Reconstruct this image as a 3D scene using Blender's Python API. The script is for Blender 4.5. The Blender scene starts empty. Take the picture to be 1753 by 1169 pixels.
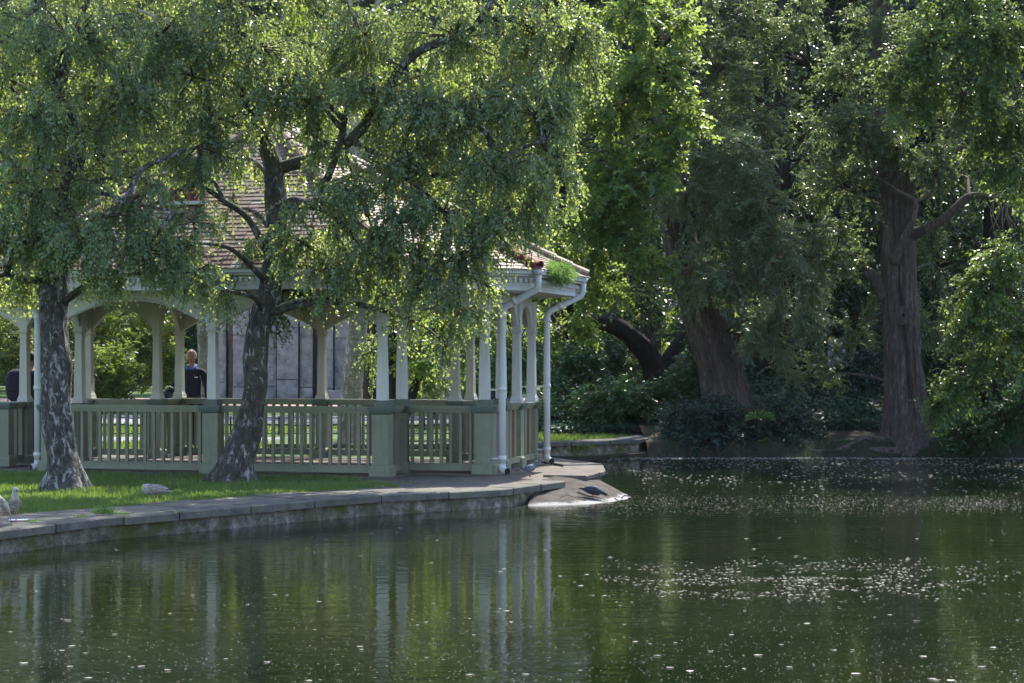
import bpy, math, random
import numpy as np
from mathutils import Vector, Matrix, noise as mnoise
R = math.radians
rnd = random.Random(7)
rng = np.random.default_rng(11)
sc = bpy.context.scene
col = sc.collection

# ------------------------------------------------------------------ camera, sky, sun, exposure
CAMZ, F, CX, HY = 1.65, 3270.0, 876.5, 610.0       # eye height, focal length in photo pixels, centre column, horizon row
cam_d = bpy.data.cameras.new('camera'); cam = bpy.data.objects.new('camera', cam_d); col.objects.link(cam)
cam.location = (0, 0, CAMZ); cam.rotation_euler = (R(90), 0, 0)
cam_d.sensor_width = 36; cam_d.lens = 36 * F / 1753; cam_d.shift_y = 25.5 / 1753
cam_d.clip_start = .1; cam_d.clip_end = 1500
cam_d.dof.use_dof = True; cam_d.dof.focus_distance = 27; cam_d.dof.aperture_fstop = 8.0
sc.camera = cam
SUN_EL, SUN_AZ = 52, 20        # azimuth measured from +Y (behind the pavilion) towards +X
world = bpy.data.worlds.new('World'); sc.world = world; world.use_nodes = True
wn = world.node_tree; bg = wn.nodes['Background']
sky = wn.nodes.new('ShaderNodeTexSky'); sky.sky_type = 'NISHITA'; sky.sun_disc = False
sky.sun_elevation = R(SUN_EL); sky.sun_rotation = R(SUN_AZ); sky.dust_density = 1.0; sky.air_density = 1.0
wn.links.new(sky.outputs[0], bg.inputs[0]); bg.inputs[1].default_value = .15
sd = bpy.data.lights.new('sun', 'SUN'); sun = bpy.data.objects.new('sun', sd); col.objects.link(sun)
sd.energy = 3.6; sd.angle = R(.53); sd.color = (1, .95, .85)
S = Vector((math.sin(R(SUN_AZ)) * math.cos(R(SUN_EL)), math.cos(R(SUN_AZ)) * math.cos(R(SUN_EL)), math.sin(R(SUN_EL))))
sun.rotation_euler = S.to_track_quat('Z', 'Y').to_euler(); sun.location = (0, 0, 40)
sc.view_settings.view_transform = 'Standard'; sc.view_settings.look = 'None'
sc.view_settings.exposure = 1.6; sc.view_settings.gamma = 1; sc.view_settings.use_curve_mapping = False
sc.render.engine = 'CYCLES'
sc.cycles.max_bounces = 10; sc.cycles.transparent_max_bounces = 8; sc.cycles.transmission_bounces = 8
sc.cycles.diffuse_bounces = 5; sc.cycles.glossy_bounces = 4; sc.cycles.sample_clamp_indirect = 6
sc.cycles.use_denoising = True; sc.cycles.caustics_reflective = False

def at(px, py, Y):      # a photo pixel at distance Y, in metres
    return Vector(((px - CX) / F * Y, Y, CAMZ - (py - HY) / F * Y))
def ground(px, py, z=0.0):
    Y = (CAMZ - z) * F / (py - HY)
    return Vector(((px - CX) / F * Y, Y, z))

# ------------------------------------------------------------------ object helpers
def tag(o, label=None, cat=None, group=None, kind=None):
    if label: o['label'] = label
    if cat: o['category'] = cat
    if group: o['group'] = group
    if kind: o['kind'] = kind
    return o
def empty(name, loc, rz=0):
    o = bpy.data.objects.new(name, None); col.objects.link(o); o.location = loc; o.rotation_euler = (0, 0, rz)
    o.empty_display_size = .2
    return o
def link(name, me, parent=None, loc=(0, 0, 0), rot=(0, 0, 0)):
    o = bpy.data.objects.new(name, me); col.objects.link(o); o.location = loc; o.rotation_euler = rot
    if parent: o.parent = parent
    return o
class MB:
    def __init__(s): s.v = []; s.f = []; s.c = []; s.cur = .5
    def add(s, vs, fs):
        n = len(s.v); s.v += [tuple(v) for v in vs]; s.f += [tuple(i + n for i in f) for f in fs]; s.c += [s.cur] * len(vs)
    def box(s, c, d, rz=0, rx=0, tilt=None):
        M = Matrix.Translation(c) @ (tilt.to_4x4() if tilt else Matrix.Rotation(rz, 4, 'Z') @ Matrix.Rotation(rx, 4, 'X'))
        x, y, z = d[0] / 2, d[1] / 2, d[2] / 2
        s.add([M @ Vector(p) for p in ((-x,-y,-z),(x,-y,-z),(x,y,-z),(-x,y,-z),(-x,-y,z),(x,-y,z),(x,y,z),(-x,y,z))],
              [(0,3,2,1),(4,5,6,7),(0,1,5,4),(1,2,6,5),(2,3,7,6),(3,0,4,7)])
    def sq(s, prof, x=0, y=0, hy=1.0):            # stacked square sections
        vs = []; fs = []
        for z, h in prof: vs += [(x-h, y-h*hy, z), (x+h, y-h*hy, z), (x+h, y+h*hy, z), (x-h, y+h*hy, z)]
        for i in range(len(prof) - 1):
            for k in range(4): fs.append((i*4+k, i*4+(k+1) % 4, i*4+4+(k+1) % 4, i*4+4+k))
        fs.append((3, 2, 1, 0)); m = len(prof) * 4 - 4; fs.append((m, m+1, m+2, m+3))
        s.add(vs, fs)
    def prism(s, poly, z0, z1):
        n = len(poly); s.add([(p[0], p[1], z0) for p in poly] + [(p[0], p[1], z1) for p in poly],
            [tuple(range(n-1, -1, -1)), tuple(range(n, 2*n))] + [(i, (i+1) % n, n+(i+1) % n, n+i) for i in range(n)])
    def ring(s, outer, inner, z0, z1, z2=None, z3=None):       # mitred band round a closed polygon
        n = len(outer); z2 = z0 if z2 is None else z2; z3 = z1 if z3 is None else z3
        vs = [(p[0],p[1],z0) for p in outer] + [(p[0],p[1],z1) for p in outer] + [(p[0],p[1],z2) for p in inner] + [(p[0],p[1],z3) for p in inner]
        fs = []
        for i in range(n):
            j = (i+1) % n
            fs += [(i,j,n+j,n+i),(2*n+j,2*n+i,3*n+i,3*n+j),(n+i,n+j,3*n+j,3*n+i),(j,i,2*n+i,2*n+j)]
        s.add(vs, fs)
    def tube(s, pts, rad, n=8, cap=True, flat=1.0):
        pts = [Vector(p) for p in pts]; m = len(pts)
        if not hasattr(rad, '__len__'): rad = [rad] * m
        vs = []; up = Vector((0, 0, 1)); prev = None
        for i, p in enumerate(pts):
            t = (pts[min(i+1, m-1)] - pts[max(i-1, 0)])
            t = t.normalized() if t.length > 1e-9 else Vector((0, 0, 1))
            if prev is None:
                a = t.cross(up if abs(t.z) < .95 else Vector((1, 0, 0))).normalized()
            else:
                a = (prev - t * prev.dot(t)).normalized()
            prev = a; b = t.cross(a)
            for k in range(n):
                q = 2 * math.pi * k / n
                vs.append(p + a * (math.cos(q) * rad[i]) + b * (math.sin(q) * rad[i] * flat))
        fs = [(i*n+k, i*n+(k+1) % n, i*n+n+(k+1) % n, i*n+n+k) for i in range(m-1) for k in range(n)]
        if cap: fs += [tuple(range(n-1, -1, -1)), tuple(range((m-1)*n, m*n))]
        s.add(vs, fs)
    def ell(s, c, r, n=10, m=7, rot=None):
        vs = []; M = (rot or Matrix.Identity(3))
        for i in range(m + 1):
            a = math.pi * i / m
            for k in range(n):
                b = 2 * math.pi * k / n
                vs.append(Vector(c) + M @ Vector((r[0]*math.sin(a)*math.cos(b), r[1]*math.sin(a)*math.sin(b), r[2]*math.cos(a))))
        s.add(vs, [(i*n+k, i*n+n+k, i*n+n+(k+1) % n, i*n+(k+1) % n) for i in range(m) for k in range(n)])
    def mesh(s, name, mat, smooth=False, bevel=0, origin=None):
        me = bpy.data.meshes.new(name)
        o = Vector(origin) if origin is not None else Vector((0, 0, 0))
        me.from_pydata([(v[0]-o[0], v[1]-o[1], v[2]-o[2]) for v in s.v], [], s.f)
        at_ = me.attributes.new('v', 'FLOAT', 'POINT'); at_.data.foreach_set('value', s.c)
        me.materials.append(mat)
        if smooth: me.shade_smooth()
        me.update()
        return me
    def build(s, name, mat, parent=None, smooth=False, origin=None, bevel=0):
        """origin=None: coordinates are already the parent's own; otherwise they are world ones"""
        if origin is None and parent is None and s.v:
            a = np.array(s.v); origin = (float(a[:,0].mean()), float(a[:,1].mean()), float(a[:,2].min()))
            o = link(name, s.mesh(name, mat, smooth, origin=origin)); o.location = origin
        elif origin is not None: o = link(name, s.mesh(name, mat, smooth, origin=origin), parent)
        else: o = link(name, s.mesh(name, mat, smooth), parent)
        if bevel:
            b = o.modifiers.new('bevel', 'BEVEL'); b.width = bevel; b.segments = 2; b.limit_method = 'ANGLE'
        return o
def crom(pts, rad=None, sub=5):
    P = [Vector(p) for p in pts]; out = []; ro = []
    rad = list(rad) if rad is not None else [0] * len(P)
    Q = [P[0] * 2 - P[1]] + P + [P[-1] * 2 - P[-2]]
    for i in range(len(P) - 1):
        a, b, c, d = Q[i:i+4]
        for k in range(sub):
            t = k / sub
            out.append(.5 * ((2*b) + (c-a)*t + (2*a-5*b+4*c-d)*t*t + (3*b-a-3*c+d)*t*t*t)); ro.append(rad[i]*(1-t) + rad[i+1]*t)
    out.append(P[-1]); ro.append(rad[-1])
    return out, ro

# ------------------------------------------------------------------ materials
def newmat(name):
    m = bpy.data.materials.new(name); m.use_nodes = True; nt = m.node_tree; nt.nodes.clear()
    out = nt.nodes.new('ShaderNodeOutputMaterial')
    return m, nt, out
def N(nt, t, **kw):
    n = nt.nodes.new(t)
    for k, v in kw.items():
        if k.startswith('i_'): n.inputs[k[2:].replace('_', ' ')].default_value = v
        else: setattr(n, k, v)
    return n
def ramp(nt, fac, stops, interp='LINEAR'):
    r = nt.nodes.new('ShaderNodeValToRGB'); r.color_ramp.interpolation = interp
    e = r.color_ramp.elements; q = lambda c: (*c, 1) if len(c) == 3 else c
    e[1].position = stops[-1][0]; e[1].color = q(stops[-1][1]); e[0].position = stops[0][0]; e[0].color = q(stops[0][1])
    for p, c in stops[1:-1]: e.new(p).color = q(c)
    if fac is not None: nt.links.new(fac, r.inputs[0])
    return r.outputs[0]
def mix(nt, fac, a, b, mode='MIX'):
    n = nt.nodes.new('ShaderNodeMix'); n.data_type = 'RGBA'; n.blend_type = mode
    for i, v in ((0, fac), (6, a), (7, b)):
        if hasattr(v, 'links'): nt.links.new(v, n.inputs[i])
        else: n.inputs[i].default_value = (*v, 1) if hasattr(v, '__len__') and len(v) == 3 else v
    return n.outputs[2]
def coords(nt, scale=(1, 1, 1), obj=True):
    tc = nt.nodes.new('ShaderNodeTexCoord'); mp = nt.nodes.new('ShaderNodeMapping'); mp.inputs[3].default_value = scale
    nt.links.new(tc.outputs['Object' if obj else 'Generated'], mp.inputs[0]); return mp.outputs[0]
def noise_(nt, vec, scale, detail=5, rough=.6, out=0, dist=0):
    n = nt.nodes.new('ShaderNodeTexNoise'); n.inputs['Scale'].default_value = scale; n.inputs['Detail'].default_value = detail
    n.inputs['Roughness'].default_value = rough; n.inputs['Distortion'].default_value = dist
    if vec is not None: nt.links.new(vec, n.inputs['Vector'])
    return n.outputs[out]
def bump(nt, h, dist, strength=1, prev=None):
    b = nt.nodes.new('ShaderNodeBump'); b.inputs['Distance'].default_value = dist; b.inputs['Strength'].default_value = strength
    nt.links.new(h, b.inputs['Height'])
    if prev is not None: nt.links.new(prev, b.inputs['Normal'])
    return b.outputs[0]
def world_pos(nt, scale=(1, 1, 1)):
    g = nt.nodes.new('ShaderNodeNewGeometry'); mp = nt.nodes.new('ShaderNodeMapping'); mp.inputs[3].default_value = scale
    nt.links.new(g.outputs['Position'], mp.inputs[0]); return mp.outputs[0]
def principled(nt, out, colr, rough=.6, spec=.3, normal=None, metallic=0):
    p = nt.nodes.new('ShaderNodeBsdfPrincipled')
    if hasattr(colr, 'links'): nt.links.new(colr, p.inputs['Base Color'])
    else: p.inputs['Base Color'].default_value = (*colr, 1)
    if hasattr(rough, 'links'): nt.links.new(rough, p.inputs['Roughness'])
    else: p.inputs['Roughness'].default_value = rough
    p.inputs['Specular IOR Level'].default_value = spec; p.inputs['Metallic'].default_value = metallic
    if normal is not None: nt.links.new(normal, p.inputs['Normal'])
    nt.links.new(p.outputs[0], out.inputs[0]); return p
def simple(name, a, b=None, scale=6, rough=.6, spec=.3, bd=.003, bs=30, stretch=(1, 1, 1), metallic=0):
    m, nt, out = newmat(name); v = world_pos(nt, stretch)
    b = b or tuple(x * .75 for x in a)
    c = mix(nt, ramp(nt, noise_(nt, v, scale), [(.35, (0,0,0)), (.65, (1,1,1))]), a, b)
    principled(nt, out, c, rough, spec, bump(nt, noise_(nt, v, bs), bd) if bd else None, metallic); return m
def paint(name, base, dirt, chip, wear=.5, chip_t=.72):
    m, nt, out = newmat(name); v = world_pos(nt); vs = world_pos(nt, (9, 9, 1.1))
    c = mix(nt, ramp(nt, noise_(nt, v, 2.2, 6, .7), [(.3, (0,0,0)), (.75, (wear,)*3)]), base, dirt)
    c = mix(nt, ramp(nt, noise_(nt, vs, 2.5, 5, .7), [(.5, (0,0,0)), (.72, (wear*.8,)*3)]), c, dirt)       # run marks
    c = mix(nt, ramp(nt, noise_(nt, v, 16, 6, .65), [(chip_t-.01, (0,0,0)), (chip_t+.015, (1,1,1))]), c, chip)
    oi = nt.nodes.new('ShaderNodeObjectInfo')
    c = mix(nt, 1, c, ramp(nt, oi.outputs['Random'], [(0, (.86,.86,.86)), (1, (1,1,1))]), 'MULTIPLY')
    principled(nt, out, c, .5, .35, bump(nt, noise_(nt, vs, 14, 4), .002)); return m
M = {}
M['green_paint'] = paint('green_paint', (.235,.247,.175), (.12,.125,.085), (.07,.08,.06), .6, .66)
M['dark_green_paint'] = paint('dark_green_paint', (.115,.155,.130), (.08,.10,.085), (.25,.27,.24), .5, .74)
M['white_paint'] = paint('white_paint', (.62,.63,.64), (.40,.40,.37), (.14,.13,.12), .55, .74)
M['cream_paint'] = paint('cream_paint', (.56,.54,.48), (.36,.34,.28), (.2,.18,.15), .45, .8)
M['pipe'] = paint('pipe', (.60,.62,.65), (.38,.37,.36), (.30,.12,.05), .35, .73)
M['brown_wood'] = simple('brown_wood', (.17,.045,.022), (.12,.035,.02), 9, stretch=(4,4,.6))
M['red_tile'] = simple('red_tile', (.22,.035,.03), (.14,.035,.03), 8, .7)
M['dark_hole'] = simple('dark_hole', (.02,.02,.02), rough=.9, bd=0)
M['plaster'] = simple('plaster', (.52,.49,.42), (.42,.39,.32), 3, .8)

def tile_mat():
    m, nt, out = newmat('roof_tiles'); v = world_pos(nt)
    a = nt.nodes.new('ShaderNodeAttribute'); a.attribute_name = 'v'
    oi = nt.nodes.new('ShaderNodeObjectInfo')
    ad = nt.nodes.new('ShaderNodeMath'); ad.operation = 'ADD'; nt.links.new(a.outputs['Fac'], ad.inputs[0]); nt.links.new(oi.outputs['Random'], ad.inputs[1])
    fr = nt.nodes.new('ShaderNodeMath'); fr.operation = 'FRACT'; nt.links.new(ad.outputs[0], fr.inputs[0])
    c = ramp(nt, fr.outputs[0], [(0, (.11,.055,.042)), (.3, (.18,.105,.078)), (.6, (.15,.10,.078)), (.85, (.22,.16,.125)), (1, (.30,.27,.245))])
    c = mix(nt, ramp(nt, noise_(nt, v, 1.4, 6, .7), [(.45, (0,0,0)), (.75, (.8,.8,.8))]), c, (.15,.14,.085))
    principled(nt, out, c, .6, .3, bump(nt, noise_(nt, v, 60), .003)); return m
M['tile'] = tile_mat()

def leaf_mat(name, cols, trans, tr=.5, rough=.42, spec=.5, backs=None):
    """cols: dark to light leaf colours by the leaf's own random value; trans: colour of light that passes through"""
    m, nt, out = newmat(name)
    a = nt.nodes.new('ShaderNodeAttribute'); a.attribute_name = 'v'
    k = len(cols) - 1
    c = ramp(nt, a.outputs['Fac'], [(i / k, x) for i, x in enumerate(cols)])
    p = nt.nodes.new('ShaderNodeBsdfPrincipled'); nt.links.new(c, p.inputs['Base Color'])
    p.inputs['Roughness'].default_value = rough; p.inputs['Specular IOR Level'].default_value = spec
    t = nt.nodes.new('ShaderNodeBsdfTranslucent')
    nt.links.new(mix(nt, 1, ramp(nt, a.outputs['Fac'], [(0, tuple(x*.75 for x in trans)), (1, trans)]), (1,1,1), 'MULTIPLY'), t.inputs[0])
    ms = nt.nodes.new('ShaderNodeMixShader'); ms.inputs[0].default_value = tr
    nt.links.new(p.outputs[0], ms.inputs[1]); nt.links.new(t.outputs[0], ms.inputs[2]); nt.links.new(ms.outputs[0], out.inputs[0])
    return m
M['birch_leaf'] = leaf_mat('birch_leaf', [(.03,.075,.05), (.07,.145,.095), (.11,.195,.13), (.17,.25,.14)], (.56,.68,.15), .48, .27, .7)
M['lime_leaf'] = leaf_mat('lime_leaf', [(.035,.085,.028), (.06,.13,.04), (.09,.16,.05)], (.42,.56,.10), .5, .4)
M['yellow_leaf'] = leaf_mat('yellow_leaf', [(.03,.065,.018), (.055,.10,.025), (.08,.13,.03)], (.36,.46,.05), .42, .4)
M['willow_leaf'] = leaf_mat('willow_leaf', [(.045,.085,.05), (.09,.145,.09), (.15,.21,.135)], (.26,.38,.12), .34, .33, .6)
M['grey_leaf'] = leaf_mat('grey_leaf', [(.022,.045,.022), (.05,.09,.045), (.10,.145,.08)], (.30,.40,.10), .38, .30, .5)
M['hornbeam_leaf'] = leaf_mat('hornbeam_leaf', [(.03,.07,.025), (.05,.11,.03), (.08,.14,.04)], (.31,.43,.08), .40, .33)
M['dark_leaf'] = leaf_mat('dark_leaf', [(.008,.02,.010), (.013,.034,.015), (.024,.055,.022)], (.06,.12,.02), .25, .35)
M['laurel_leaf'] = leaf_mat('laurel_leaf', [(.018,.055,.028), (.03,.085,.035), (.05,.12,.045)], (.10,.22,.04), .3, .25, .6)
M['blue_leaf'] = leaf_mat('blue_leaf', [(.012,.035,.03), (.02,.055,.045), (.035,.08,.06)], (.05,.12,.04), .25, .25, .6)
M['ivy_leaf'] = leaf_mat('ivy_leaf', [(.012,.04,.025), (.02,.06,.035), (.035,.085,.045)], (.05,.14,.04), .25, .5, .3)
M['grass'] = leaf_mat('grass', [(.045,.10,.02), (.07,.14,.03), (.105,.165,.045), (.19,.20,.09)], (.32,.46,.07), .42, .5)
M['weed'] = leaf_mat('weed', [(.06,.14,.03), (.10,.20,.05), (.14,.26,.06)], (.3,.5,.1), .4, .5)

def bark(name, cols, vs, bd=.02, patch=None, pt=.6, moss=None):
    m, nt, out = newmat(name); v = world_pos(nt, vs); w = world_pos(nt)
    n1 = noise_(nt, v, 9, 9, .72, dist=.8)
    c = ramp(nt, n1, [(.3, cols[0]), (.52, cols[1]), (.7, cols[2])])
    if moss: c = mix(nt, ramp(nt, noise_(nt, w, 2.2, 5, .6), [(.5, (0,0,0)), (.68, (.8,.8,.8))]), c, moss)
    if patch:
        f = ramp(nt, noise_(nt, world_pos(nt, (1, 1, .42)), 11, 9, .72, dist=.9), [(pt, (0,0,0)), (pt + .05, (1,1,1))])
        c = mix(nt, f, c, patch)
    principled(nt, out, c, .85, .2, bump(nt, n1, bd)); return m
M['birch_bark'] = bark('birch_bark', [(.022,.020,.018), (.068,.062,.057), (.17,.162,.158)], (1.1, 1.1, 1.0), .05, (.31,.31,.32), .53)
M['mossy_birch_bark'] = bark('mossy_birch_bark', [(.022,.020,.017), (.070,.064,.056), (.16,.150,.138)], (1.2, 1.2, .8), .05, (.31,.31,.32), .55, (.075,.085,.045))
M['peeling_bark'] = bark('peeling_bark', [(.14,.11,.08), (.30,.26,.21), (.42,.38,.33)], (.7, .7, 3.2), .01, (.55,.52,.47), .56, (.12,.12,.07))
M['ridged_bark'] = bark('ridged_bark', [(.05,.036,.033), (.17,.125,.115), (.33,.255,.235)], (2.4, 2.4, .42), .11, None, .6, (.085,.08,.06))
M['dark_bark'] = bark('dark_bark', [(.014,.012,.010), (.034,.029,.025), (.07,.06,.05)], (2.5, 2.5, .6), .06)
M['twig'] = simple('twig', (.05,.035,.03), (.09,.065,.05), 12, .8)
M['pale_twig'] = simple('pale_twig', (.16,.11,.075), (.25,.19,.14), 12, .8)

def ground_mat(name, cols, sc1=1.5, rough=.9, moss=None, bd=.02, bs=14):
    m, nt, out = newmat(name); w = world_pos(nt)
    c = ramp(nt, noise_(nt, w, sc1, 9, .68), [(.3, cols[0]), (.5, cols[1]), (.7, cols[2])])
    sp = ramp(nt, noise_(nt, w, 45, 3, .8), [(.35, (.7,.7,.7)), (.65, (1.15,1.15,1.15))])
    c = mix(nt, 1, c, sp, 'MULTIPLY')
    if moss: c = mix(nt, ramp(nt, noise_(nt, w, 2.7, 7, .7), [(.47, (0,0,0)), (.62, (.9,.9,.9))]), c, moss)
    oi = nt.nodes.new('ShaderNodeObjectInfo')
    c = mix(nt, 1, c, ramp(nt, oi.outputs['Random'], [(0, (.8,.8,.82)), (1, (1.05,1.03,1))]), 'MULTIPLY')
    principled(nt, out, c, rough, .25, bump(nt, noise_(nt, w, bs, 8, .7), bd)); return m
M['soil'] = ground_mat('soil', [(.03,.022,.015), (.06,.045,.03), (.09,.07,.05)], 2, moss=(.05,.07,.02))
M['turf'] = ground_mat('turf', [(.045,.085,.02), (.07,.13,.03), (.10,.15,.04)], 1.2)
M['bank_soil'] = ground_mat('bank_soil', [(.03,.022,.016), (.055,.04,.03), (.10,.07,.05)], 3, moss=(.045,.055,.018), bd=.05)
M['kerb_stone'] = ground_mat('kerb_stone', [(.07,.067,.065), (.125,.12,.115), (.19,.18,.17)], 5, moss=(.13,.135,.10), bd=.012, bs=30)
M['flag_stone'] = ground_mat('flag_stone', [(.10,.088,.078), (.155,.137,.122), (.21,.19,.17)], 3.5, moss=(.2,.19,.14), bd=.012, bs=30)
M['pond_wall'] = ground_mat('pond_wall', [(.07,.06,.045), (.22,.19,.155), (.50,.45,.42)], 7, moss=(.10,.10,.03), bd=.05)
M['concrete'] = ground_mat('concrete', [(.09,.078,.07), (.145,.13,.118), (.20,.18,.165)], 4, bd=.01, bs=40)
M['wet_salt'] = simple('wet_salt', (.75,.72,.70), (.5,.47,.44), 12, .3, .5)
M['granite'] = ground_mat('granite', [(.22,.215,.225), (.42,.41,.425), (.58,.57,.59)], 2.2, bd=.05, bs=9)
M['rust_stone'] = ground_mat('rust_stone', [(.20,.15,.12), (.27,.20,.17), (.32,.27,.24)], 2.2, bd=.03)
M['red_paving'] = simple('red_paving', (.34,.22,.20), (.26,.17,.15), 4, .8)
M['tarmac'] = ground_mat('tarmac', [(.20,.19,.20), (.26,.25,.26), (.33,.32,.33)], 2, bd=.004)
M['pavilion_floor'] = simple('pavilion_floor', (.17,.12,.105), (.12,.095,.085), 3, .8)
M['iron'] = simple('iron', (.02,.022,.024), rough=.5, bd=0)
M['bronze'] = simple('bronze', (.07,.18,.16), (.04,.10,.09), 5, .6)
M['skin'] = simple('skin', (.38,.18,.13), (.30,.13,.09), 40, .5, bd=0)
M['navy'] = simple('navy', (.012,.014,.026), (.02,.022,.035), 12, .85, bd=.004, bs=25)
M['black_cloth'] = simple('black_cloth', (.012,.012,.014), (.02,.02,.024), 12, .75, bd=.004, bs=25)
M['blue_cloth'] = simple('blue_cloth', (.035,.12,.50), (.03,.09,.4), 12, .8, bd=0)
M['jeans'] = simple('jeans', (.03,.06,.16), (.02,.04,.1), 12, .8, bd=0)
M['grey_hair'] = simple('grey_hair', (.50,.49,.48), (.33,.32,.31), 60, .8, bd=.004, bs=80)
M['dark_hair'] = simple('dark_hair', (.02,.014,.01), rough=.7)
M['red_cloth'] = simple('red_cloth', (.45,.05,.03), rough=.8)
M['white_print'] = simple('white_print', (.75,.75,.75), rough=.7, bd=0)
M['bag_plastic'] = simple('bag_plastic', (.015,.016,.018), (.03,.03,.034), 6, .22, .6, bd=.03, bs=9)
M['bird_leg'] = simple('bird_leg', (.42,.22,.20), rough=.6, bd=0)
M['red_leg'] = simple('red_leg', (.40,.07,.07), rough=.6, bd=0)
M['beak'] = simple('beak', (.03,.025,.025), rough=.5, bd=0)
M['paper'] = simple('paper', (.72,.72,.72), rough=.8, bd=.01)
M['pale_patch'] = simple('pale_patch', (.42,.45,.50), rough=.7)

def water_mat():
    m, nt, out = newmat('pond_water'); w = world_pos(nt)
    big = noise_(nt, world_pos(nt, (.10, .35, 1)), 1.0, 4, .5)
    gust = ramp(nt, big, [(.40, (.40,)*3), (.62, (1,1,1))])
    h1 = noise_(nt, world_pos(nt, (.55, 1.25, 1)), 4.2, 3, .5, dist=.3)
    h2 = noise_(nt, world_pos(nt, (.6, 1.6, 1)), 15, 3, .5)
    mu = nt.nodes.new('ShaderNodeMath'); mu.operation = 'MULTIPLY_ADD'; mu.inputs[1].default_value = .20
    nt.links.new(h2, mu.inputs[0]); nt.links.new(h1, mu.inputs[2])
    m2 = nt.nodes.new('ShaderNodeMath'); m2.operation = 'MULTIPLY'; nt.links.new(mu.outputs[0], m2.inputs[0]); nt.links.new(gust, m2.inputs[1])
    b = bump(nt, m2.outputs[0], .0065)
    p = nt.nodes.new('ShaderNodeBsdfPrincipled')
    nt.links.new(ramp(nt, noise_(nt, world_pos(nt, (.25, .5, 1)), 1, 5), [(.35, (.005,.010,.003)), (.65, (.012,.016,.006))]), p.inputs['Base Color'])
    p.inputs['Roughness'].default_value = .012; p.inputs['IOR'].default_value = 1.33; p.inputs['Specular IOR Level'].default_value = .5
    nt.links.new(b, p.inputs['Normal'])
    # dusty pollen film that lies on the water in drifting bands
    d = nt.nodes.new('ShaderNodeBsdfDiffuse'); d.inputs[0].default_value = (.20,.19,.16,1)
    f1 = ramp(nt, noise_(nt, world_pos(nt, (.12, .55, 1)), 1.0, 5, .6, dist=.4), [(.50, (.0,)*3), (.70, (.04,)*3)])
    f2 = ramp(nt, noise_(nt, w, 38, 3, .8), [(.42, (.15,)*3), (.66, (1,1,1))])
    ms = nt.nodes.new('ShaderNodeMixShader'); nt.links.new(mix(nt, 1, f1, f2, 'MULTIPLY'), ms.inputs[0])
    nt.links.new(p.outputs[0], ms.inputs[1]); nt.links.new(d.outputs[0], ms.inputs[2]); nt.links.new(ms.outputs[0], out.inputs[0])
    return m
M['water'] = water_mat()

# ------------------------------------------------------------------ setting: pond bed, water, banks, paths
WZ = -.24
def poly_sheet(name, pts, z, mat, kind='structure', depth=0):
    mb = MB()
    if depth: mb.prism(pts, z - depth, z)
    else: mb.add([(p[0], p[1], z) for p in pts], [tuple(range(len(pts)))])
    o = mb.build(name, mat); tag(o, kind=kind); return o
gs = MB(); gs.add([(-400,-150,-1.3),(400,-150,-1.3),(400,650,-1.3),(-400,650,-1.3)], [(0,1,2,3)])
tag(gs.build('ground', M['soil']), kind='structure')
ws = MB(); ws.add([(-30,-6,WZ),(34,-6,WZ),(34,39,WZ),(-30,39,WZ)], [(0,1,2,3)])
tag(ws.build('pond_water', M['water']), kind='structure')
# near bank (the left peninsula under the pavilion) and the land behind it, one polygon
shore = [(-22,4),(-13.5,8.6),(-8.4,12.9),(-6.3,15.6),(-4.89,18.25),(-4.21,19.6),(-3.38,20.6),(-2.55,21.65),(-1.64,22.7),(-.85,23.3),(-.12,23.87),(.65,25.35)]
inset = .30
def offset_line(pts, d):
    out = []
    for i, p in enumerate(pts):
        a = Vector(pts[max(i-1, 0)]); b = Vector(pts[min(i+1, len(pts)-1)]); t = (b - a).normalized()
        out.append((p[0] - t.y * d, p[1] + t.x * d))
    return out
sh_in = offset_line(shore, .04)
land = sh_in + [(.8,26.5),(1.18,27.75),(1.24,29.1),(.48,31.3),(-.5,34.1),(-.6,34.55),(1.1,35.2),(2.2,36.45),(2.75,38.3),(3.0,300),(-300,300),(-300,4)]
land_ob = poly_sheet('lawn_ground', land, -.065, M['turf'], depth=.9)
# far natural bank: a height field that dips into the pond along an uneven shore
def shore_y(x):
    return 35.95 + .35 * mnoise.noise(Vector((x * .6, 3, 0))) + .12 * mnoise.noise(Vector((x * 2.3, 9, 0))) - max(0, x - 8) * .12 - max(0, x - 14) * .9
def bank_z(x, y):
    d = y - shore_y(x)
    z = WZ - .25 + .50 * min(1, max(0, d + .35) / .75) + .28 * min(1, max(0, d - .3) / 2.2) + .5 * min(1, max(0, d - 2.5) / 6)
    return z + .05 * mnoise.noise(Vector((x * 1.3, y * 1.3, 0))) + .02 * mnoise.noise(Vector((x * 5, y * 5, 2)))
bk = MB(); xs = [2.55 + (i / 150) ** 1.5 * 40 for i in range(151)]; ds = [-.6 + .09 * j for j in range(26)] + [2 + 1.1 * j for j in range(1, 9)] + [16, 60, 250]
for d in ds:
    for x in xs:
        y = shore_y(x) + d; bk.v.append((x, y, bank_z(x, y))); bk.c.append(.5)
nx = len(xs)
bk.f = [(j*nx+i, j*nx+i+1, j*nx+nx+i+1, j*nx+nx+i) for j in range(len(ds)-1) for i in range(nx-1)]
bank = bk.build('far_bank', M['bank_soil'], smooth=True); tag(bank, kind='structure')
# the near shore where the photographer stands
tag(poly_sheet('near_bank', [(-30,-20),(34,-20),(34,-2.5),(-30,-2.5)], 0, M['soil'], depth=.9), kind='structure')

def quad_path(name, pts, z, mat):
    return poly_sheet(name, pts, z, mat)
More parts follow.
